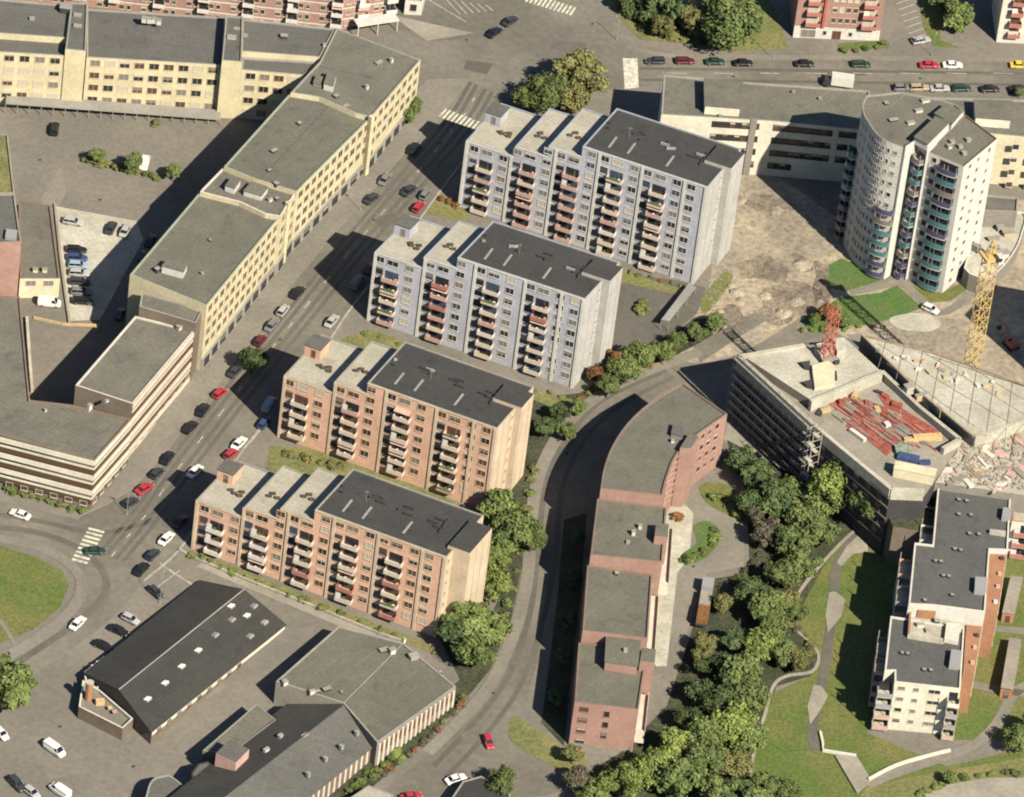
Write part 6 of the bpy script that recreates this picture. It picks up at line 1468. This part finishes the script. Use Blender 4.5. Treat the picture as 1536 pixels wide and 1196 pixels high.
TR = [
 (872, 112, 44, 'leaf_olive', 'large olive green tree beyond the first grey block'), (820, 140, 34, 'leaf', 'green tree touching the first grey block roof, left of the olive tree'), (862, 146, 28, 'leaf_olive', 'smaller olive tree in front of the large olive one'), (790, 146, 22, 'leaf', 'small green tree left of the olive pair'),
 (1100, 36, 50, 'leaf', 'big round bright tree beside the pink flats'), (1078, 10, 34, 'leaf', 'tree behind the big round bright tree'), (1012, 18, 36, 'leaf_dark', 'dark tree left of the big round bright tree'), (975, 8, 34, 'leaf_dark', 'dark tree at the top edge, second from the junction'), (938, 0, 28, 'leaf_dark', 'dark tree at the top edge nearest the junction'), (1040, 30, 24, 'leaf_olive', 'thin olive tree between dark trees'), (996, 38, 18, 'leaf_olive', 'low olive tree at the front of the dark trees'),
 (1437, 24, 24, 'leaf', 'green tree between pink and cream flats'), (1416, -2, 22, 'leaf_dark', 'dark tree at the top edge by the cream flats'),
 (147, 232, 13, 'leaf', 'leftmost of the three clipped round trees in the car court'), (199, 243, 15, 'leaf', 'middle of the three clipped round trees, biggest'), (259, 256, 13, 'leaf', 'rightmost of the three clipped round trees in the car court'),
 (622, 158, 14, 'leaf', 'street tree at the end of the yellow wing, upper'), (612, 172, 12, 'leaf', 'street tree at the end of the yellow wing, lower'),
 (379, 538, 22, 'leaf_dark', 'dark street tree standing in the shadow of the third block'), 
 (20, 1028, 34, 'leaf', 'round green tree by the left edge of the lower lot'), (-8, 1006, 26, 'leaf', 'green tree cut by the left edge'),
 (745, 762, 32, 'leaf', 'leafy tree at the corner of the third block'), (768, 800, 34, 'leaf', 'biggest leafy tree above the bending road'), (796, 802, 24, 'leaf', 'leafy tree leaning over the road'), (740, 835, 26, 'leaf_bright', 'bright tree beside the lowest block end'), (745, 880, 24, 'leaf_bright', 'bright tree further down beside the lowest block end'),
 (700, 930, 32, 'leaf', 'big tree at the front corner of the lowest block'), (735, 945, 26, 'leaf', 'tree at the kerb right of the block corner'), (712, 975, 30, 'leaf', 'tree above the factory hall corner'), (680, 950, 24, 'leaf_dark', 'dark tree against the lowest block wall'),
 (960, 530, 24, 'leaf', 'tree at the top of the road bank'), (935, 555, 24, 'leaf', 'tree on the road bank below the dark yard'), (912, 578, 18, 'leaf', 'lowest tree of the road bank row'), (990, 525, 18, 'leaf', 'small tree on the road bank near the shelter'), (1015, 512, 16, 'leaf', 'small tree of the green strip'), (1045, 497, 15, 'leaf', 'tree in the middle of the green strip'), (1075, 482, 14, 'leaf', 'last tree of the green strip by the dirt'),
 (922, 535, 14, 'leaf_rust', 'rust coloured shrub tree by the second grey block'), (895, 560, 12, 'leaf_rust', 'rust brown small tree by the second block foot'),
 (840, 618, 16, 'leaf_dark', 'dark tree beside the third block end'), (850, 645, 14, 'leaf', 'small green tree above the curved road'), (818, 640, 15, 'leaf_dark', 'dark small tree close to the third block wall'), (868, 610, 12, 'leaf', 'small bright tree near the bend'),
 # wooded slope
 (1110, 690, 20, 'leaf_dark', 'dark tree at the foot of the curved building'), (1140, 715, 26, 'leaf_dark', 'dark tree below the concrete lane'), (1165, 750, 26, 'leaf_dark', 'dark tree in the hollow of the slope'), (1125, 750, 20, 'leaf_dark', 'dark tree left of the hollow'), (1190, 740, 22, 'leaf', 'tree between the hollow and the big bright tree'),
 (1245, 700, 28, 'leaf', 'bright tree touching the scaffold stair'), (1285, 712, 24, 'leaf', 'tree close under the shell wall'), (1265, 690, 18, 'leaf', 'small tree squeezed between scaffold stair and shell wall'), (1222, 690, 16, 'leaf', 'small tree under the scaffold stair'), (1055, 985, 14, 'leaf_olive', 'small olive tree between trailer and dark trees'), (1180, 900, 18, 'leaf_olive', 'olive tree beside the light edging below the middle'), (1195, 920, 14, 'leaf', 'small tree where the edging bends'), (1275, 730, 30, 'leaf', 'big bright tree under the brick shell'), (1235, 745, 30, 'leaf', 'bright tree left of the big one'), (1295, 755, 22, 'leaf', 'tree at the top of the curved lawn'), (1205, 775, 24, 'leaf', 'tree mid way up the slope'), (1230, 800, 22, 'leaf', 'tree beside the top of the curved lawn'), (1190, 810, 24, 'leaf', 'tree beside the light edging, upper'),
 (1150, 800, 22, 'leaf_grey', 'grey brown bare looking tree in the clearing'), (1135, 775, 14, 'leaf_grey', 'small grey brown tree in the clearing'), (1205, 845, 22, 'leaf', 'tree beside the light edging, middle'), (1170, 860, 24, 'leaf', 'tree in the middle of the slope'), (1125, 885, 22, 'leaf_dark', 'dark tree right of the loaded trailer'), (1150, 910, 24, 'leaf', 'tree above the bright clump'),
 (1085, 905, 14, 'leaf_olive', 'olive small tree beside the trailer'), (1140, 968, 24, 'leaf_bright', 'very bright tree in the middle slope'), (1175, 975, 20, 'leaf', 'tree inside the bend of the edging'), (1200, 990, 16, 'leaf_olive', 'small olive tree at the bend of the edging'), (1160, 940, 20, 'leaf', 'tree above the bend of the edging'), (1100, 960, 18, 'leaf_dark', 'dark tree beside the lane shade'),
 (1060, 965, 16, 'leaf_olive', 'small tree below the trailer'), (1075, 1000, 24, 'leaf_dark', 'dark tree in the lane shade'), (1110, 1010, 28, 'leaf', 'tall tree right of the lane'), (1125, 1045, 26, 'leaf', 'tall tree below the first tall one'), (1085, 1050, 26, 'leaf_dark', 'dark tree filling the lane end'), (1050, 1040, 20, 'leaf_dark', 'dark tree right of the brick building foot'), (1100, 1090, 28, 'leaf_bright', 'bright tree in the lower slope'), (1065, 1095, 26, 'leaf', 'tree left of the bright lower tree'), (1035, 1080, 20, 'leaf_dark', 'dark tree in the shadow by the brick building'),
 (1125, 1105, 22, 'leaf', 'tree at the lawn edge, lower'), (1105, 1145, 24, 'leaf_olive', 'olive tree at the lower lawn edge'), (1060, 1140, 28, 'leaf', 'wide tree at the bottom of the slope'), (1015, 1120, 24, 'leaf_bright', 'bright tree right of the pink front wall'), (975, 1150, 28, 'leaf_bright', 'bright broad tree below the pink front wall'), (930, 1170, 28, 'leaf_bright', 'bright broad tree at the bottom centre'), (1020, 1170, 28, 'leaf', 'tree at the bottom edge, centre right'), (1080, 1185, 26, 'leaf', 'tree at the bottom edge below the slope'), (890, 1192, 22, 'leaf', 'tree at the bottom edge by the side road'), (1140, 1185, 24, 'leaf', 'tree at the bottom edge left of the lawn'), (1175, 1190, 24, 'leaf', 'tree at the bottom edge on the lawn corner'),
 (860, 1130, 14, 'leaf_olive', 'small olive tree at the pink building corner'), (865, 1165, 18, 'leaf_grey', 'grey leafed tree by the side road'),
 (752, 1172, 22, 'leaf', 'green tree behind the small dark roofed house'),
 (1525, 1108, 20, 'leaf', 'dark green tree at the right edge of the lawn'), (1548, 1090, 18, 'leaf_dark', 'dark tree cut by the right edge'), (1425, 1166, 9, 'leaf', 'small tree on the long grass bank'),
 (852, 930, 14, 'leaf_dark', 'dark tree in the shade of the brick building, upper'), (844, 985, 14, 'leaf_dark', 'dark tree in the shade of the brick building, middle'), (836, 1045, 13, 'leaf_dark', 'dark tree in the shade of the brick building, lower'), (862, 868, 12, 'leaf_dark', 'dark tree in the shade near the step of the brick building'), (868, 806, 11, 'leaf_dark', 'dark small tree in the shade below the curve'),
 (1530, 130+8, 8, 'leaf', 'small tree at the right end of the car row'),
]
for x, y, r, m, lab in TR: tree(x, y, r*(1.12 if x > 1030 and y > 660 or (x > 860 and y > 1100) else 1.05), m, lab, h=(r/7.1*1.9+.6 if r < 14 else None), conical=(y < 25 and x < 1060 and 'dark' in m))
tree(1268, 706, 34, 'leaf', 'tall broad tree hiding the lower shell wall, nearest the scaffold stair', h=13); tree(1298, 736, 30, 'leaf', 'tall broad tree hiding the corner of the shell wall', h=12); tree(1312, 752, 28, 'leaf', 'tall tree at the very top of the curved lawn beside the dark wall', h=12); tree(1240, 722, 30, 'leaf_bright', 'tall bright tree below the scaffold stair', h=12)
tree(1242, 468, 15, 'leaf_rust', 'reddish brown tree behind the red crane mast'); tree(1222, 478, 10, 'leaf', 'small green tree left of the reddish one'); tree(1268, 482, 10, 'leaf', 'small green tree right of the reddish one')
BS = []
def scat(lst, n, mats, rr, noun, where):
    """bushes strung along a line of pixels"""
    pts = smooth(lst, 8); 
    for i in range(n):
        t = (i+.5)/n*(len(pts)-1); k = int(t); f = t-k; x = pts[k][0]*(1-f)+pts[min(k+1, len(pts)-1)][0]*f+random.uniform(-2, 2); y = pts[k][1]*(1-f)+pts[min(k+1, len(pts)-1)][1]*f+random.uniform(-1.5, 1.5)
        ordn = ['first', 'second', 'third', 'fourth', 'fifth', 'sixth', 'seventh', 'eighth', 'ninth', 'tenth', 'eleventh', 'twelfth', 'thirteenth', 'fourteenth', 'fifteenth', 'sixteenth']
        bush(x, y, random.uniform(*rr), random.choice(mats), '%s, %s from the left, %s' % (noun, ordn[i % 16], where), group='bushes '+where)
scat([(125, 238), (180, 252), (240, 266)], 15, ['leaf_olive', 'leaf', 'leaf_olive'], (6, 7.5), 'low clipped shrub', 'on the planted island of the car court')
scat([(285, 830), (360, 862), (470, 905), (600, 955)], 15, ['leaf', 'leaf_olive', 'leaf_bright'], (4, 7.5), 'low shrub', 'at the foot of the lowest peach block')
scat([(425, 680), (470, 690), (520, 700)], 7, ['leaf_olive', 'leaf_olive', 'leaf', 'leaf_rust'], (6, 9), 'dry olive shrub', 'between the two peach blocks')
scat([(560, 690), (650, 725), (720, 755)], 8, ['leaf', 'leaf_olive'], (3.5, 5.5), 'small shrub', 'at the foot of the third block')
scat([(540, 497), (640, 530), (760, 575), (850, 595)], 12, ['leaf_olive', 'leaf', 'leaf_olive'], (3.5, 5.5), 'small shrub', 'at the foot of the second block')
scat([(660, 296), (690, 310)], 3, ['leaf_rust', 'leaf', 'leaf_olive'], (5, 7), 'autumn tinted shrub', 'at the street corner of the second block')
scat([(905, 398), (960, 412), (1025, 430)], 9, ['leaf_rust', 'leaf_olive'], (3.5, 5), 'rusty low shrub', 'at the foot of the first block')
scat([(10, 735), (60, 748), (125, 768)], 9, ['leaf', 'leaf_olive', 'leaf'], (5, 8), 'green shrub', 'below the banded office')
scat([(1065, 745), (1085, 745), (1105, 765), (1112, 775)], 6, ['leaf', 'leaf_bright', 'leaf'], (7, 10), 'green planted shrub', 'in the courtyard bed near the curved wall')
scat([(1072, 792), (1070, 815), (1045, 835), (1025, 838)], 7, ['leaf_bright', 'leaf'], (6, 9), 'green planted shrub', 'on the round courtyard bed')
scat([(560, 1168), (610, 1135), (660, 1092), (700, 1045)], 13, ['leaf_rust', 'leaf_olive', 'leaf', 'leaf_grey'], (5, 8), 'wild mixed shrub', 'on the bank between hall and bending road')
scat([(520, 1190), (560, 1160), (600, 1130)], 8, ['leaf_bright', 'leaf'], (6, 9), 'bright green shrub', 'beside the workshop wall')
scat([(870, 600), (920, 570), (1000, 530), (1060, 495)], 12, ['leaf', 'leaf_olive', 'leaf_rust'], (5, 9), 'wild shrub', 'on the upper road bank')
scat([(800, 700), (790, 760), (775, 860), (755, 930)], 10, ['leaf', 'leaf_olive'], (5, 9), 'roadside shrub', 'left of the bending road')
scat([(960, 40), (1010, 58), (1060, 62)], 7, ['leaf_olive', 'leaf'], (6, 10), 'low olive shrub', 'in front of the dark trees at the top')
scat([(1380, 1190), (1440, 1168), (1530, 1158)], 10, ['leaf_bright', 'leaf'], (5, 7), 'bright wild shrub', 'on the grass bank at the bottom right')
scat([(1260, 75), (1300, 74), (1330, 66)], 5, ['leaf_dark', 'leaf'], (5, 8), 'dark shrub', 'in front of the pink flats')
scat([(1200, 495), (1260, 492), (1330, 490)], 8, ['leaf', 'leaf_bright'], (4, 6), 'green shrub', 'along the lawn below the white tower')
scat([(1180, 935), (1215, 960), (1215, 995)], 6, ['leaf_olive', 'leaf_grey'], (5, 8), 'olive shrub', 'inside the bend of the light edging')
scat([(1140, 830), (1120, 860), (1095, 875)], 6, ['leaf_grey', 'leaf_dark'], (7, 11), 'dry grey shrub', 'in the clearing above the trailer')
bush(965, 458, 11, 'leaf_bright', 'bright rounded bush in the middle of the dark yard'); bush(958, 466, 8, 'leaf_olive', 'smaller olive bush at the yard island')
bush(1016, 775, 9, 'leaf_rust', 'orange brown bush at the foot of the pink wall')
bush(235, 185, 8, 'leaf_olive', 'yellow green bush below the yellow office arcade', .9)
# ------------------------------------------------------------------ light, sky, camera
SAZ, SEL = R_(-49.4), R_(41.0)
sd = Vector((math.cos(SEL)*math.cos(SAZ), math.cos(SEL)*math.sin(SAZ), math.sin(SEL)))
ld = bpy.data.lights.new('sun', 'SUN'); ld.energy = 5.0; ld.angle = R_(.5); ld.color = (1.0, .90, .74)
lo_ = bpy.data.objects.new('sun', ld); COL.objects.link(lo_); lo_.rotation_euler = (-sd).to_track_quat('-Z', 'Y').to_euler(); lo_.location = sd*300
w = bpy.data.worlds.new('World'); bpy.context.scene.world = w; w.use_nodes = True
nt = w.node_tree; bg = nt.nodes['Background']; sk = nt.nodes.new('ShaderNodeTexSky'); sk.sky_type = 'NISHITA'; sk.sun_disc = False
sk.ozone_density = 3.0; sk.dust_density = .6; sk.sun_elevation = SEL; sk.sun_rotation = math.pi/2-SAZ; nt.links.new(sk.outputs[0], bg.inputs[0]); bg.inputs[1].default_value = .05
cd = bpy.data.cameras.new('camera'); cam = bpy.data.objects.new('camera', cd); COL.objects.link(cam)
mt = Matrix((RX, -DN, -FW)).transposed().to_4x4(); mt.translation = CAM; cam.matrix_world = mt
cd.sensor_width = 36; cd.sensor_fit = 'HORIZONTAL'; cd.lens = F/1536*36; cd.clip_start = 10; cd.clip_end = 8000
sc_ = bpy.context.scene; sc_.camera = cam
sc_.view_settings.view_transform = 'Standard'; sc_.view_settings.look = 'None'; sc_.view_settings.gamma = 1; sc_.view_settings.exposure = 1.4
sc_.cycles.max_bounces = 4; sc_.cycles.diffuse_bounces = 2
sc_.cycles.filter_width = 2.0
